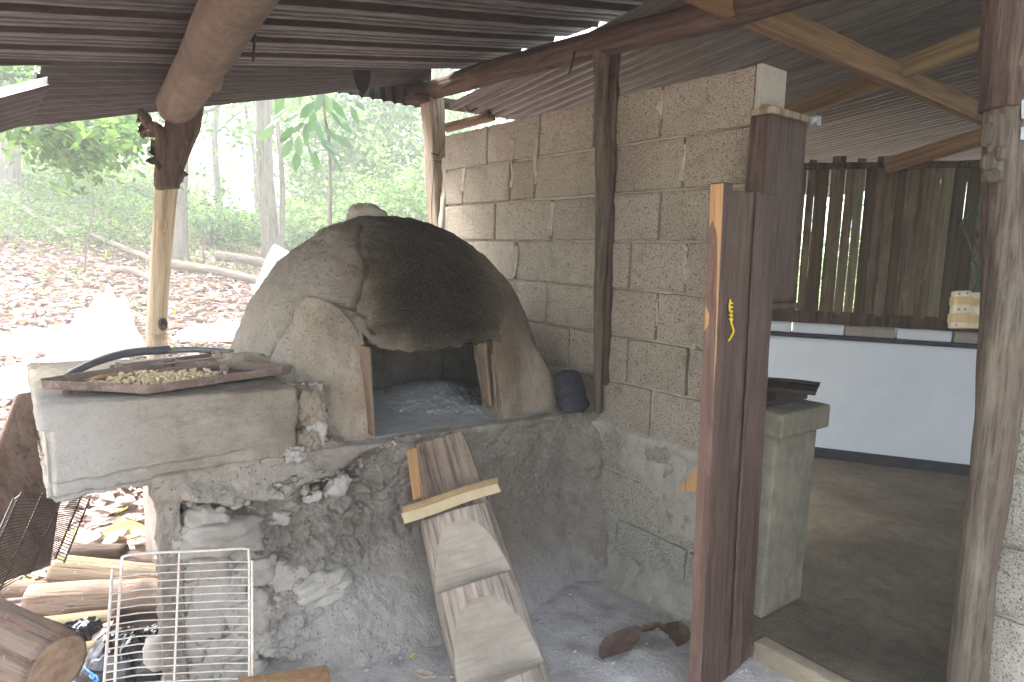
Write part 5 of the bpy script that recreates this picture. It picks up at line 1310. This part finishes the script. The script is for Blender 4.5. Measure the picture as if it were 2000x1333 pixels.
# bamboo moulding strip lying across it
sp = empty("moulding_strip", on(870, 975, 1, 1.80), "pale folded bamboo strip lying across the notched log", "strip")
p = on(783, 1000, 1, 1.80); q = on(970, 940, 1, 1.87); dS = (q - p) / np.linalg.norm(q - p); LS = np.linalg.norm(q - p)
nS = -_F - dS * np.dot(-_F, dS); nS /= np.linalg.norm(nS); aS = np.cross(dS, nS); aS = aS if aS[2] < 0 else -aS
for prof, mt, nm in (([(-.016, .004), (-.009, .010), (.000, .009), (.006, .002)], M_strip_d, "strip_half"), ([(.006, .002), (.014, .006), (.026, .012), (.036, .014)], M_strip, "strip_half")):
    k = len(prof); m_ = 16; V = []
    for i in range(m_):
        c = p + dS * LS * i / (m_ - 1) + aS * .002 * math.sin(i * .5)
        for u_, v_ in prof: V.append(c + aS * u_ + nS * v_)
    V = np.array(V); f = grid(k, m_); ob(nm, (np.concatenate([V, V - nS * .003]), np.concatenate([f, f[:, ::-1] + len(V)])), mt, sp, smooth=False)
# ------------------------------------------------------------------ cloth bag by the dome
c = on(1116, 765, 0, 1.93); V, F = blob(.062, .052, .092, 47, 72, .14, 1.3, .2)
F4 = np.array([q if len(q) == 4 else (q[0], q[1], q[2], q[2]) for q in F]); N_ = normals(V, F4)
V = V + N_ * (.003 * np.sin(V[:, 2] * 90 + 7 * fbm(V, 7, 3, 4) + V[:, 1] * 60) + .004 * fbm(V, 40, 3, 4))[:, None]; V[:, 0] *= 1 + np.clip(-V[:, 2], 0, 1) * 3.5; V[:, 1] *= 1 + np.clip(-V[:, 2], 0, 1) * 2; V[:, 1] += V[:, 2] * .35
V[:, 2] = np.maximum(V[:, 2], ZT - c[2] + .004); V[:, 0] += c[0] * 0
tag(ob("cloth_bag", (V + c, F), M_cloth), "slumped dark blue grey cloth bag on the oven base between dome and wall", "bag")
# ------------------------------------------------------------------ socket box with green wires
sb = empty("socket_box", on(1890, 605, 0, 2.35), "cream double socket box hanging on green wires beside the right post", "socket box")
Pb = on(1890, 605, 0, 2.35); vx = _R * .96 - _F * .15; vx /= np.linalg.norm(vx); vz = _U * .99 + _R * .10; vz /= np.linalg.norm(vz); vy = np.cross(vz, vx)
k_ = np.dot(Pb - CAM, _F) / 1300
def sbx(name, cx, cz, w_, h_, d_, mat, oy=0, r=.004):
    V, F = rbox(w_ * k_, d_, h_ * k_, 4, 1, 4, r, (cx * k_, oy, cz * k_))
    ob(name, (np.outer(V[:, 0], vx) + np.outer(V[:, 1], vy) + np.outer(V[:, 2], vz) + Pb, F), mat, sb)
sbx("socket_body", -14, 0, 31, 74, .03, M_box, 0, .006); sbx("socket_body", 17, -2, 33, 70, .034, M_box, .004, .003)
for cx, cz, w_, h_ in ((-14, 17, 32.5, 16), (-14, -17, 32.5, 18), (17, 14, 34, 14), (17, -20, 34, 16)): sbx("tape_band", cx, cz, w_, h_, .0385 if cx > 0 else .0335, M_box_tape, .003 if cx > 0 else 0, .001)
V, F = tube([Pb + vx * 17 * k_ - vy * .014 - vz * 1 * k_, Pb + vx * 17 * k_ - vy * .0165 - vz * 1 * k_], 10 * k_, 20); ob("socket_face", (V, F), M_box, sb)
for cx, cz in ((-22, 30), (-8, 31), (-22, -31), (-9, 0), (-20, 0)): V, F = tube([Pb + vx * cx * k_ - vy * .014 + vz * cz * k_, Pb + vx * cx * k_ - vy * .0165 + vz * cz * k_], 1.6 * k_, 8); ob("screw", (V, F), M_dark_skirt, sb)
w1_ = [on(x, y, 0, 2.30 + .02 * math.sin(i)) for i, (x, y) in enumerate([(1938, 372), (1912, 390), (1904, 400), (1890, 420), (1876, 440), (1884, 450), (1896, 485), (1900, 505), (1912, 530), (1906, 560), (1902, 570)])]
w2_ = [on(x, y, 0, 2.31) for x, y in [(1938, 385), (1912, 398), (1910, 425), (1906, 455), (1904, 475), (1910, 490), (1898, 510), (1900, 530), (1908, 556), (1898, 570)]]
for p_ in (w1_, w2_): ob("green_wire", tube(smooth_path(p_, 50), .0028, 6), M_greenw, sb)
for x, y in ((1874, 438), (1906, 458)): V, F = tube([on(x, y - 8, 0, 2.30), on(x + 3, y + 10, 0, 2.30)], .006, 8); ob("wire_joint", (V, F), M_bark_dark, sb)
# hanging rod and loose wire by the far post
o = ob("hanging_wire", tube(smooth_path([on(498, 48, 1, 2.6), on(497, 85, 1, 2.6), on(494, 122, 1, 2.6)], 10), [.009, .008, .007, .007, .006, .006, .005, .004, .004, .003], 8), M_bark_dark); tag(o, "thin dark rod hanging from the porch roof beside the thick log beam", "rod")
o = ob("loose_wire", tube(smooth_path([on(x, y, 1, 3.42) for x, y in [(873, 268), (860, 295), (848, 330), (845, 370), (843, 400), (844, 440)]], 40), .0022, 6), M_bark_dark); tag(o, "thin bent wire hanging down the squared grey post", "wire")
for x, y in ((846, 300), (852, 314)):
    V, F = tube([on(x - 4, y, 1, 3.43), on(x + 10, y + 3, 1, 3.43)], .004, 6); ob("wire_nail", (V, F), M_bark_dark, o)
V, F = tube(smooth_path([on(x, y, 1, 3.3) for x, y in [(905, 190), (915, 215), (935, 210), (955, 195), (962, 178), (950, 172)]], 40), .005, 6); o = ob("wire_tie", (V, F), M_bark_dark); tag(o, "dark looped wire tie hanging under the log beam above the far wall corner", "wire")
V, F = tube(smooth_path([on(1122, 100, 1, 2.2), on(1118, 120, 1, 2.2), on(1112, 145, 1, 2.2)], 12), .006, 6); o = ob("wire_tie", (V, F), M_bark_dark); tag(o, "short dark twist of wire hanging from the log beam left of the middle pole", "wire")

# ------------------------------------------------------------------ leaf litter and vegetation
def leaves(P, size, R, up=.0, fold=.25, aspect=.5, droop=0.0):
    """two-triangle folded leaves at points P"""
    n = len(P); L_ = size * R.uniform(.6, 1.3, n)
    d = R.normal(size=(n, 3)); d[:, 2] = d[:, 2] * (1 - up) - droop; d /= np.linalg.norm(d, axis=1)[:, None]
    nr = R.normal(size=(n, 3)) * (1 - up) + np.array([0, 0, 1.0]) * (up * 2 + .3); nr -= d * (nr * d).sum(1)[:, None]; nr /= np.linalg.norm(nr, axis=1)[:, None]
    s = np.cross(d, nr); w_ = L_ * aspect * .5
    b = P - d * L_[:, None] / 2; t_ = P + d * L_[:, None] / 2; q = P - d * (L_ * .05)[:, None]; h = nr * (w_ * fold)[:, None]
    l_ = q + s * w_[:, None] + h; r_ = q - s * w_[:, None] + h
    V = np.stack([b, l_, t_, r_], 1).reshape(-1, 3); i = np.arange(n)[:, None] * 4
    F = np.concatenate([i + [0, 2, 1], i + [0, 3, 2]]); rn = R.random(n)
    return V, F, np.concatenate([rn, rn])
def leafobj(name, VFr, mat, parent=None):
    V, F, r_ = VFr; c = (V.min(0) + V.max(0)) / 2; c[2] = V[:, 2].min()
    me = bare(name, (V - c, F), mat, False); at = me.attributes.new("rnd", 'FLOAT', 'FACE'); at.data.foreach_set("value", r_.astype(np.float32))
    return place(name, me, parent, Matrix.Translation(Vector(c)))
R = np.random.default_rng(21)
def litter(n, xr, yr, size):
    x = R.uniform(*xr, n); y = R.uniform(*yr, n)
    if yr[0] < 4: k = ~((x > .25) & (y < 3.3)) & ~((x > 2.0) & (y < 4.5)); x, y = x[k], y[k]
    k = (x > .03 * y - 3.2) & (x < .62 * y + .6); x, y = x[k], y[k]
    z = gz(x, y) + ground_noise(x, y) + R.uniform(.005, .045, len(x)); return leaves(np.stack([x, y, z], 1), size, R, .80, .5, .55)
def cat_(*a): return np.concatenate([q[0] for q in a]), np.concatenate([q[1] + o for q, o in zip(a, np.cumsum([0] + [len(q[0]) for q in a[:-1]]))]), np.concatenate([q[2] for q in a])
lt = cat_(litter(1500, (-1.5, 2.2), (2.45, 4.3), .10), litter(9000, (-2.5, 4.5), (4, 8), .125), litter(12000, (-3, 7), (8, 13.5), .14), litter(9000, (-3, 11), (13, 20), .16))
kind(leafobj("leaf_litter", lt, M_dryleaf), "stuff")
# grass beyond the litter
def grassblades(n, region, h, wd=1.0):
    R = np.random.default_rng(int(n))
    x = R.uniform(region[0], region[1], n); y = R.uniform(region[2], region[3], n); k = (x > -.06 * y - 2) & (x < .75 * y); x, y = x[k], y[k]
    pch = fbm(np.stack([x, y, 0 * x], 1), .35, 3, 7); k = pch > -.15; x, y = x[k], y[k]
    z = gz(x, y) + ground_noise(x, y); m = len(x); hh = h * R.uniform(.5, 1.4, m); a = R.uniform(0, 6.28, m); w_ = .02 + .02 * R.random(m); ln = R.normal(0, .35, (m, 2)) * hh[:, None]
    b = np.stack([x, y, z], 1); s = np.stack([np.cos(a) * w_, np.sin(a) * w_, 0 * a], 1); tp = b + np.stack([ln[:, 0], ln[:, 1], hh], 1)
    V = np.stack([b - s, b + s, tp], 1).reshape(-1, 3); return V, np.arange(m * 3).reshape(-1, 3), R.random(m)
kind(leafobj("grass", cat_(grassblades(26000, (-3, 14, 17.5, 34), .30), grassblades(1200, (-2, 6, 12.5, 17.5), .14)), M_grass), "stuff")
# ground cover patch at the left
def patchleaves(cx, cy, rx, ry, n, size, h):
    a = R.uniform(0, 6.28, n); r_ = np.sqrt(R.random(n)); x = cx + rx * r_ * np.cos(a); y = cy + ry * r_ * np.sin(a)
    return leaves(np.stack([x, y, gz(x, y) + R.random(n) ** 1.5 * h], 1), size, R, .5, .2, .5)
p_ = on(70, 430, 1, 15.0)
kind(leafobj("ground_cover", cat_(patchleaves(.15, 14.6, 2.2, 1.6, 3800, .10, .45), patchleaves(-1.5, 17, 3, 2, 2500, .12, .5), patchleaves(3.2, 17.5, 2.4, 1.2, 2500, .12, .55), patchleaves(1.6, 9.5, .5, .4, 60, .10, .08), patchleaves(.8, 11, .5, .4, 80, .09, .1)), M_green), "stuff")

def tree(name, px, py_base, Y, r0, H, lean, crown, label, seed, leafn=2600, leafsz=.14, mat=M_green, group="trees behind the oven", cr=None, trunkmat=M_trunk, branches=5, low=.45):
    R = np.random.default_rng(seed); b = on(px, py_base, 1, Y); b = gpt(b[0], b[1], -.1)
    root = empty(name, b, label, "tree", group)
    top = b + np.array([lean * H, R.normal(0, .03) * H, H]); pts = [b, b + (top - b) * .3 + R.normal(0, .02, 3) * H * .3, b + (top - b) * .6 + R.normal(0, .02, 3) * H, top]
    P = smooth_path(pts, 30); V, F = tube(P, np.interp(np.linspace(0, 1, 30), [0, .06, .5, 1], [r0 * 1.5, r0, r0 * .75, r0 * .25]), 14); V[:-2] += (r0 * .16 * fbm(V[:-2], 2.2 / r0 * .3, 4, seed))[:, None] * np.array([1, 1, .3])
    ob("trunk", (V, F), trunkmat, root)
    ends = [top]
    for k in range(branches):
        t_ = R.uniform(low, .95); q = P[int(t_ * 29)]; a = R.uniform(0, 6.28); l_ = H * R.uniform(.18, .34); e_ = q + np.array([math.cos(a) * l_, math.sin(a) * l_, l_ * R.uniform(.1, .7)])
        mid = (q + e_) / 2 + R.normal(0, .08, 3) * l_ + [0, 0, -.05]; V, F = tube(smooth_path([q, mid, e_], 10), np.linspace(r0 * .36, r0 * .08, 10), 8); ob("branch", (V, F), trunkmat, root); ends.append(e_); ends.append(mid)
    if leafn:
        rr_ = cr or H * .16; C_ = []
        per = max(1, leafn // (len(ends) * 4))
        for e_ in ends:
            for j in range(4):
                c = e_ + R.normal(0, rr_ * .7, 3); rad__ = rr_ * R.uniform(.35, .8); q = R.normal(size=(per, 3)); q /= np.linalg.norm(q, axis=1)[:, None]; C_.append(c + q * rad__ * R.random((per, 1)) ** .45 * np.array([1, 1, .65]))
        leafobj("crown", leaves(np.concatenate(C_), leafsz, R, .25, .2, .5, .3), mat, root)
    return root
tree("broadleaf_tree", 18, 345, 17.0, .17, 7.5, .03, 1, "dark trunked tree at the left edge of the picture beyond the leaf litter", 1, 3600, .20, low=.3, branches=7)
tree("broadleaf_tree", 350, 425, 13.5, .13, 6.5, .05, 1, "crooked dark tree just right of the forked post", 2, 2600, .17, low=.35, branches=6)
tree("broadleaf_tree", 531, 442, 15.0, .20, 9.0, .02, 1, "thick grey trunk standing left of the chimney stub, in front of the bright gap", 3, 3600, .18, low=.55, branches=6)
tree("broadleaf_tree", 545, 470, 12.5, .055, 6.0, .05, 1, "thin pale trunk leaning beside the thick grey trunk", 4, 900, .17, low=.6, branches=3)
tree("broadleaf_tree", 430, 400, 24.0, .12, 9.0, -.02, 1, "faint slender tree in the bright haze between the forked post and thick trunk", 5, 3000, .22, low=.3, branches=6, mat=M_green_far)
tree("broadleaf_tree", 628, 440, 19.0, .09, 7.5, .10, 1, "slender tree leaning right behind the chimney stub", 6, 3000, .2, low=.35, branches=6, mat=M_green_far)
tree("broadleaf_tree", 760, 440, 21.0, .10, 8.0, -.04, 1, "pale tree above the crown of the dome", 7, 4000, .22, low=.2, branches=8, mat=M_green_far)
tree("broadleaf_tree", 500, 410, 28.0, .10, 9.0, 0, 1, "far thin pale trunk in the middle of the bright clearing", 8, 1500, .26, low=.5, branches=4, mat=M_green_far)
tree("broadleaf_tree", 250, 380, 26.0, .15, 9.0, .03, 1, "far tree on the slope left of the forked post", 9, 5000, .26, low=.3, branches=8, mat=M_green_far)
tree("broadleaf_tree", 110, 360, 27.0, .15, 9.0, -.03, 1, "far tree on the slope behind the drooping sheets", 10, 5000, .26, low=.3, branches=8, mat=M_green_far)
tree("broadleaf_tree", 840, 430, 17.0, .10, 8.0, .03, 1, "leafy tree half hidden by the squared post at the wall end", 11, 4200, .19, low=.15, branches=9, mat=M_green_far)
tree("sapling", 157, 404, 11.5, .012, 1.9, .08, 1, "thin straight sapling on the litter slope left of the forked post", 12, 40, .12, low=.7, branches=2, trunkmat=M_stick, group="young plants on the slope", cr=.16)
tree("sapling", 398, 445, 13.0, .018, 1.5, .04, 1, "young sapling just right of the forked post near the fallen logs", 13, 120, .12, low=.4, branches=4, trunkmat=M_stick, group="young plants on the slope", cr=.25)
# low leafy branch reaching in from the left
R = np.random.default_rng(31)
lb = empty("leafy_branch", on(20, 280, 1, 7.5), "low green leafy boughs hanging left of the forked post", "branch")
for k, (pts, wdt) in enumerate([([(-60, 230), (60, 238), (150, 262), (230, 300)], .03), ([(60, 240), (120, 280), (165, 315)], .02), ([(120, 250), (200, 255), (260, 275)], .02), ([(-40, 190), (100, 205), (240, 235), (275, 262)], .025), ([(-60, 140), (40, 150), (110, 165)], .02)]):
    P = smooth_path([on(x, y, 1, 7.6 + .3 * k) for x, y in pts], 24); ob("bough", tube(P, np.linspace(wdt, .006, 24), 8), M_trunk, lb)
    Q = np.repeat(P[3:], 26, 0) + R.normal(0, .17, (21 * 26, 3)) * np.array([1, 1, .8]); leafobj("foliage", leaves(Q, .12, R, .3, .15, .48, .5), M_green, lb)
# broad leaved plant close behind
bp = empty("broad_leaf_plant", on(600, 470, 1, 6.8), "tall plant with big drooping pale green leaves behind the dome", "plant")
stem = smooth_path([gpt(on(640, 470, 1, 7.0)[0], 7.0), on(645, 330, 1, 6.9), on(635, 230, 1, 6.8), on(628, 165, 1, 6.8)], 24); ob("stem", tube(stem, np.linspace(.03, .012, 24), 8), M_trunk, bp)
lv = [(520, 260, 2.6), (545, 205, 2.2), (590, 190, 1.7), (575, 205, 2.4), (660, 215, 1.0), (675, 245, .6), (655, 320, 1.0), (615, 315, 1.6), (580, 315, 1.8), (622, 200, 1.9), (640, 205, 1.3), (600, 215, 2.4), (655, 235, .9), (590, 235, 2.8), (575, 250, 2.9), (560, 265, 3.0), (600, 262, 1.6), (625, 255, 1.2), (560, 290, 2.2), (585, 285, 1.5), (605, 290, 1.2), (640, 285, .7), (655, 295, .5), (650, 262, .4), (530, 240, 3.0), (540, 225, 3.1), (670, 275, .3), (570, 225, 2.6), (610, 240, 1.9), (700, 200, .9), (690, 225, 1.2)]
for i, (px, py, a) in enumerate(lv):
    V, F = leafmesh(.21, .085, -.3, i + 50); c = on(px, py, 1, 6.7 + .2 * R.normal())
    ax_d = _R * math.cos(a) * .8 + np.array([0, 0, -1.0]) * (.55 + .3 * R.random()) + _F * R.normal(0, .3); ax_d /= np.linalg.norm(ax_d); nz_ = np.cross(ax_d, R.normal(size=3)); nz_ = nz_ + (-_F) * 1.2; nz_ -= ax_d * np.dot(nz_, ax_d); nz_ /= np.linalg.norm(nz_); ny_ = np.cross(nz_, ax_d)
    Mx = Matrix(((ax_d[0], ny_[0], nz_[0], c[0]), (ax_d[1], ny_[1], nz_[1], c[1]), (ax_d[2], ny_[2], nz_[2], c[2]), (0, 0, 0, 1)))
    me = bare("leaf", (V, F), M_green_big); at = me.attributes.new("rnd", 'FLOAT', 'FACE'); at.data.foreach_set("value", np.full(len(me.polygons), R.random(), np.float32)); place("leaf", me, bp, Mx)
# stump and bush by the dome
V, F = logmesh(.55, .085, .075, 20, 16, .008, 9, 3); c = on(598, 470, 1, 9.0); c = gpt(c[0], c[1], -.05); o = ob("stump", (V + c, F), M_timber2); o = tag(o, "short brown stump behind the left shoulder of the dome", "stump")
def bush(px, Y, rx, h, n, sz, label, seed, mat=M_green, group="bushes at the edge of the clearing"):
    R = np.random.default_rng(seed); c = on(px, 450, 1, Y); c = gpt(c[0], c[1]); root = empty("bush", c, label, "bush", group)
    C_ = []
    for k in range(8):
        a = R.uniform(0, 6.28); e_ = c + np.array([math.cos(a) * rx * R.uniform(.2, .9), math.sin(a) * rx * R.uniform(.2, .9), h * R.uniform(.4, 1)]); V, F = tube(smooth_path([c + [0, 0, -.05], (c + e_) / 2 + R.normal(0, .05, 3), e_], 8), np.linspace(.02, .006, 8), 6); ob("stem", (V, F), M_stick, root)
        q = R.normal(size=(n // 8, 3)) * np.array([rx * .33, rx * .33, h * .2]); C_.append((e_ + (c - e_) * R.random((n // 8, 1)) * .5) + q)
    P = np.concatenate(C_); P[:, 2] = np.maximum(P[:, 2], gz(P[:, 0], P[:, 1]) + .03); leafobj("foliage", leaves(P, sz, R, .35, .2, .5, .2), mat, root)
bush(640, 9.6, .35, .55, 500, .13, "small bright bush beside the stump at the shoulder of the dome", 3)
bush(410, 16.0, .9, .9, 1500, .13, "low bush right of the forked post beyond the fallen logs", 4)
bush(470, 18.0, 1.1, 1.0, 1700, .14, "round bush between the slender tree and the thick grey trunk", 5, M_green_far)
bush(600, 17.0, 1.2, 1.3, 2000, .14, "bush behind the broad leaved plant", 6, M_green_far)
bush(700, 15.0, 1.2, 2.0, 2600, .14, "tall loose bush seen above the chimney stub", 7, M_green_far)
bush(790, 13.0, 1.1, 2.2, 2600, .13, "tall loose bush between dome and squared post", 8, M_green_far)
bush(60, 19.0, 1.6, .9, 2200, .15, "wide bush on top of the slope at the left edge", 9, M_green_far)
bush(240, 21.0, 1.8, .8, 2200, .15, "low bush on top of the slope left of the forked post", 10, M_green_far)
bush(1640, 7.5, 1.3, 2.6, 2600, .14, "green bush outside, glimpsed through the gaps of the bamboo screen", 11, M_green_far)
# fallen logs along the edge
G4 = "fallen logs along the edge of the clearing"
def flog(a, b, Ya, Yb, r_, lab, s):
    p = on(*a, 1, Ya); q = on(*b, 1, Yb); p = gpt(p[0], p[1], r_ + .02); q = gpt(q[0], q[1], r_ + .02)
    tag(log("fallen_log", p, q, r_, r_ * .85, M_grey_post, n=14, amp=.02, sc=3, s=s, bend=.06), lab, "log", G4)
flog((330, 462), (585, 492), 12.4, 10.8, .075, "long grey fallen log right of the forked post, nearest the litter", 1)
flog((420, 455), (600, 470), 13.8, 12.8, .09, "second fallen log just behind the long grey one", 2)
flog((60, 395), (300, 455), 15.2, 12.8, .06, "thin fallen trunk running down the slope to the forked post", 3)
flog((-40, 372), (130, 428), 17.0, 14.0, .06, "thin fallen trunk high on the slope at the left edge", 4)
flog((215, 462), (300, 470), 11.6, 11.2, .06, "short stub of log just left of the forked post", 5)
# far wood: one mass
def mass(n, size, seed):
    R = np.random.default_rng(seed); out = []
    m = 420; x = R.uniform(-14, 34, m); y = R.uniform(27, 46, m); h = R.uniform(0.3, 11, m); r_ = R.uniform(.7, 1.9, m)
    azd = np.degrees(np.arctan2(x, y)); k = (fbm(np.stack([x * .25, h * .3, y * 0], 1), 1.0, 2, 4) > -.12) & ~((azd > 12.0) & (azd < 18) & (h > 1.2)); x, y, h, r_ = x[k], y[k], h[k], r_[k]
    per = n // len(x)
    for a, b, c, d in zip(x, y, h, r_):
        q = R.normal(size=(per, 3)); q /= np.linalg.norm(q, axis=1)[:, None]; out.append(np.array([a, b, float(gz(a, b)) + c]) + q * d * R.random((per, 1)) ** .5 * np.array([1, 1, .7]))
    return leaves(np.concatenate(out), size, R, .2, .2, .55)
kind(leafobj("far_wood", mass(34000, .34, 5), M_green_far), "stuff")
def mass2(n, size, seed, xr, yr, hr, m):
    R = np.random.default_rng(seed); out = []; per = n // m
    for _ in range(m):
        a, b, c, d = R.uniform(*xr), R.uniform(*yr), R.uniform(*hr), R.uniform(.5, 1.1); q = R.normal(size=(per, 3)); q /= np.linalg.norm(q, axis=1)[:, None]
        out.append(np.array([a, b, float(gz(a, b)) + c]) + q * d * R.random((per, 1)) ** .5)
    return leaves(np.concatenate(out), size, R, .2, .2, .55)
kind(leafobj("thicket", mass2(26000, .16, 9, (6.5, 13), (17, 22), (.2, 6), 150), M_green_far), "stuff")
# white sacks and pale heap outside on the ground
G5 = "white plastic sacks on the litter"
for i, (px, py, Y, w_, h_, lab) in enumerate([(205, 650, 7.3, .36, .50, "tall peaked white plastic sack left of the forked post"), (90, 660, 7.6, .65, .24, "wide crumpled white plastic sack near the left edge"), (440, 640, 7.8, .50, .22, "crumpled white plastic sack right of the forked post"), (40, 720, 6.3, .60, .24, "white plastic sheet heap at the left edge above the grey board"), (150, 690, 6.6, .40, .22, "white plastic sack just behind the curved gutter")]):
    c = on(px, py, 1, Y); g0 = float(gz(c[0], c[1])); V, F = crumple(c[0], c[1], w_, .22, h_ * (1.4 if i == 0 else 1), 40 + i, 60, 0, 1.2 if i == 0 else .7); V[:, 2] += g0 - .01
    tag(ob("white_sack", (V, F), M_sheetw), lab, "sack", G5)

# ------------------------------------------------------------------ misty air under the trees, also added to stand in for lens glare
hz = N("haze_air"); pv = hz.n("ShaderNodeVolumePrincipled"); pv.inputs['Color'].default_value = (.93, .97, 1.0, 1); pv.inputs['Density'].default_value = HAZE; pv.inputs['Anisotropy'].default_value = .45
hz.l(pv.outputs[0], hz.out.inputs['Volume'])
HZ = ob("haze", rbox(900, 1100, 16.5, 1, 1, 1, 0, (0, 90, 6.9)), hz.m, None, Matrix.Identity(4), smooth=False); kind(HZ, "stuff")

R = np.random.default_rng(55); dl = []
for i in range(420):
    x_ = R.uniform(.5, 2.0); y_ = R.uniform(.9, 2.1); r_ = .002 + .007 * R.random() ** 3; V, F = blob(r_ * R.uniform(.8, 1.8), r_, r_ * .7, i, 6, .2, 1.5)
    F = [q if len(q) == 4 else (q[0], q[1], q[2], q[2]) for q in F]
    dl.append((V + [x_, y_, float(ground_noise(np.array([x_]), np.array([y_]))[0]) + r_ * .4], np.array(F)))
V, F = merge(dl); kind(ob("ash_crumbs", (V, [tuple(dict.fromkeys(map(int, q))) for q in F]), M_clod), "stuff")
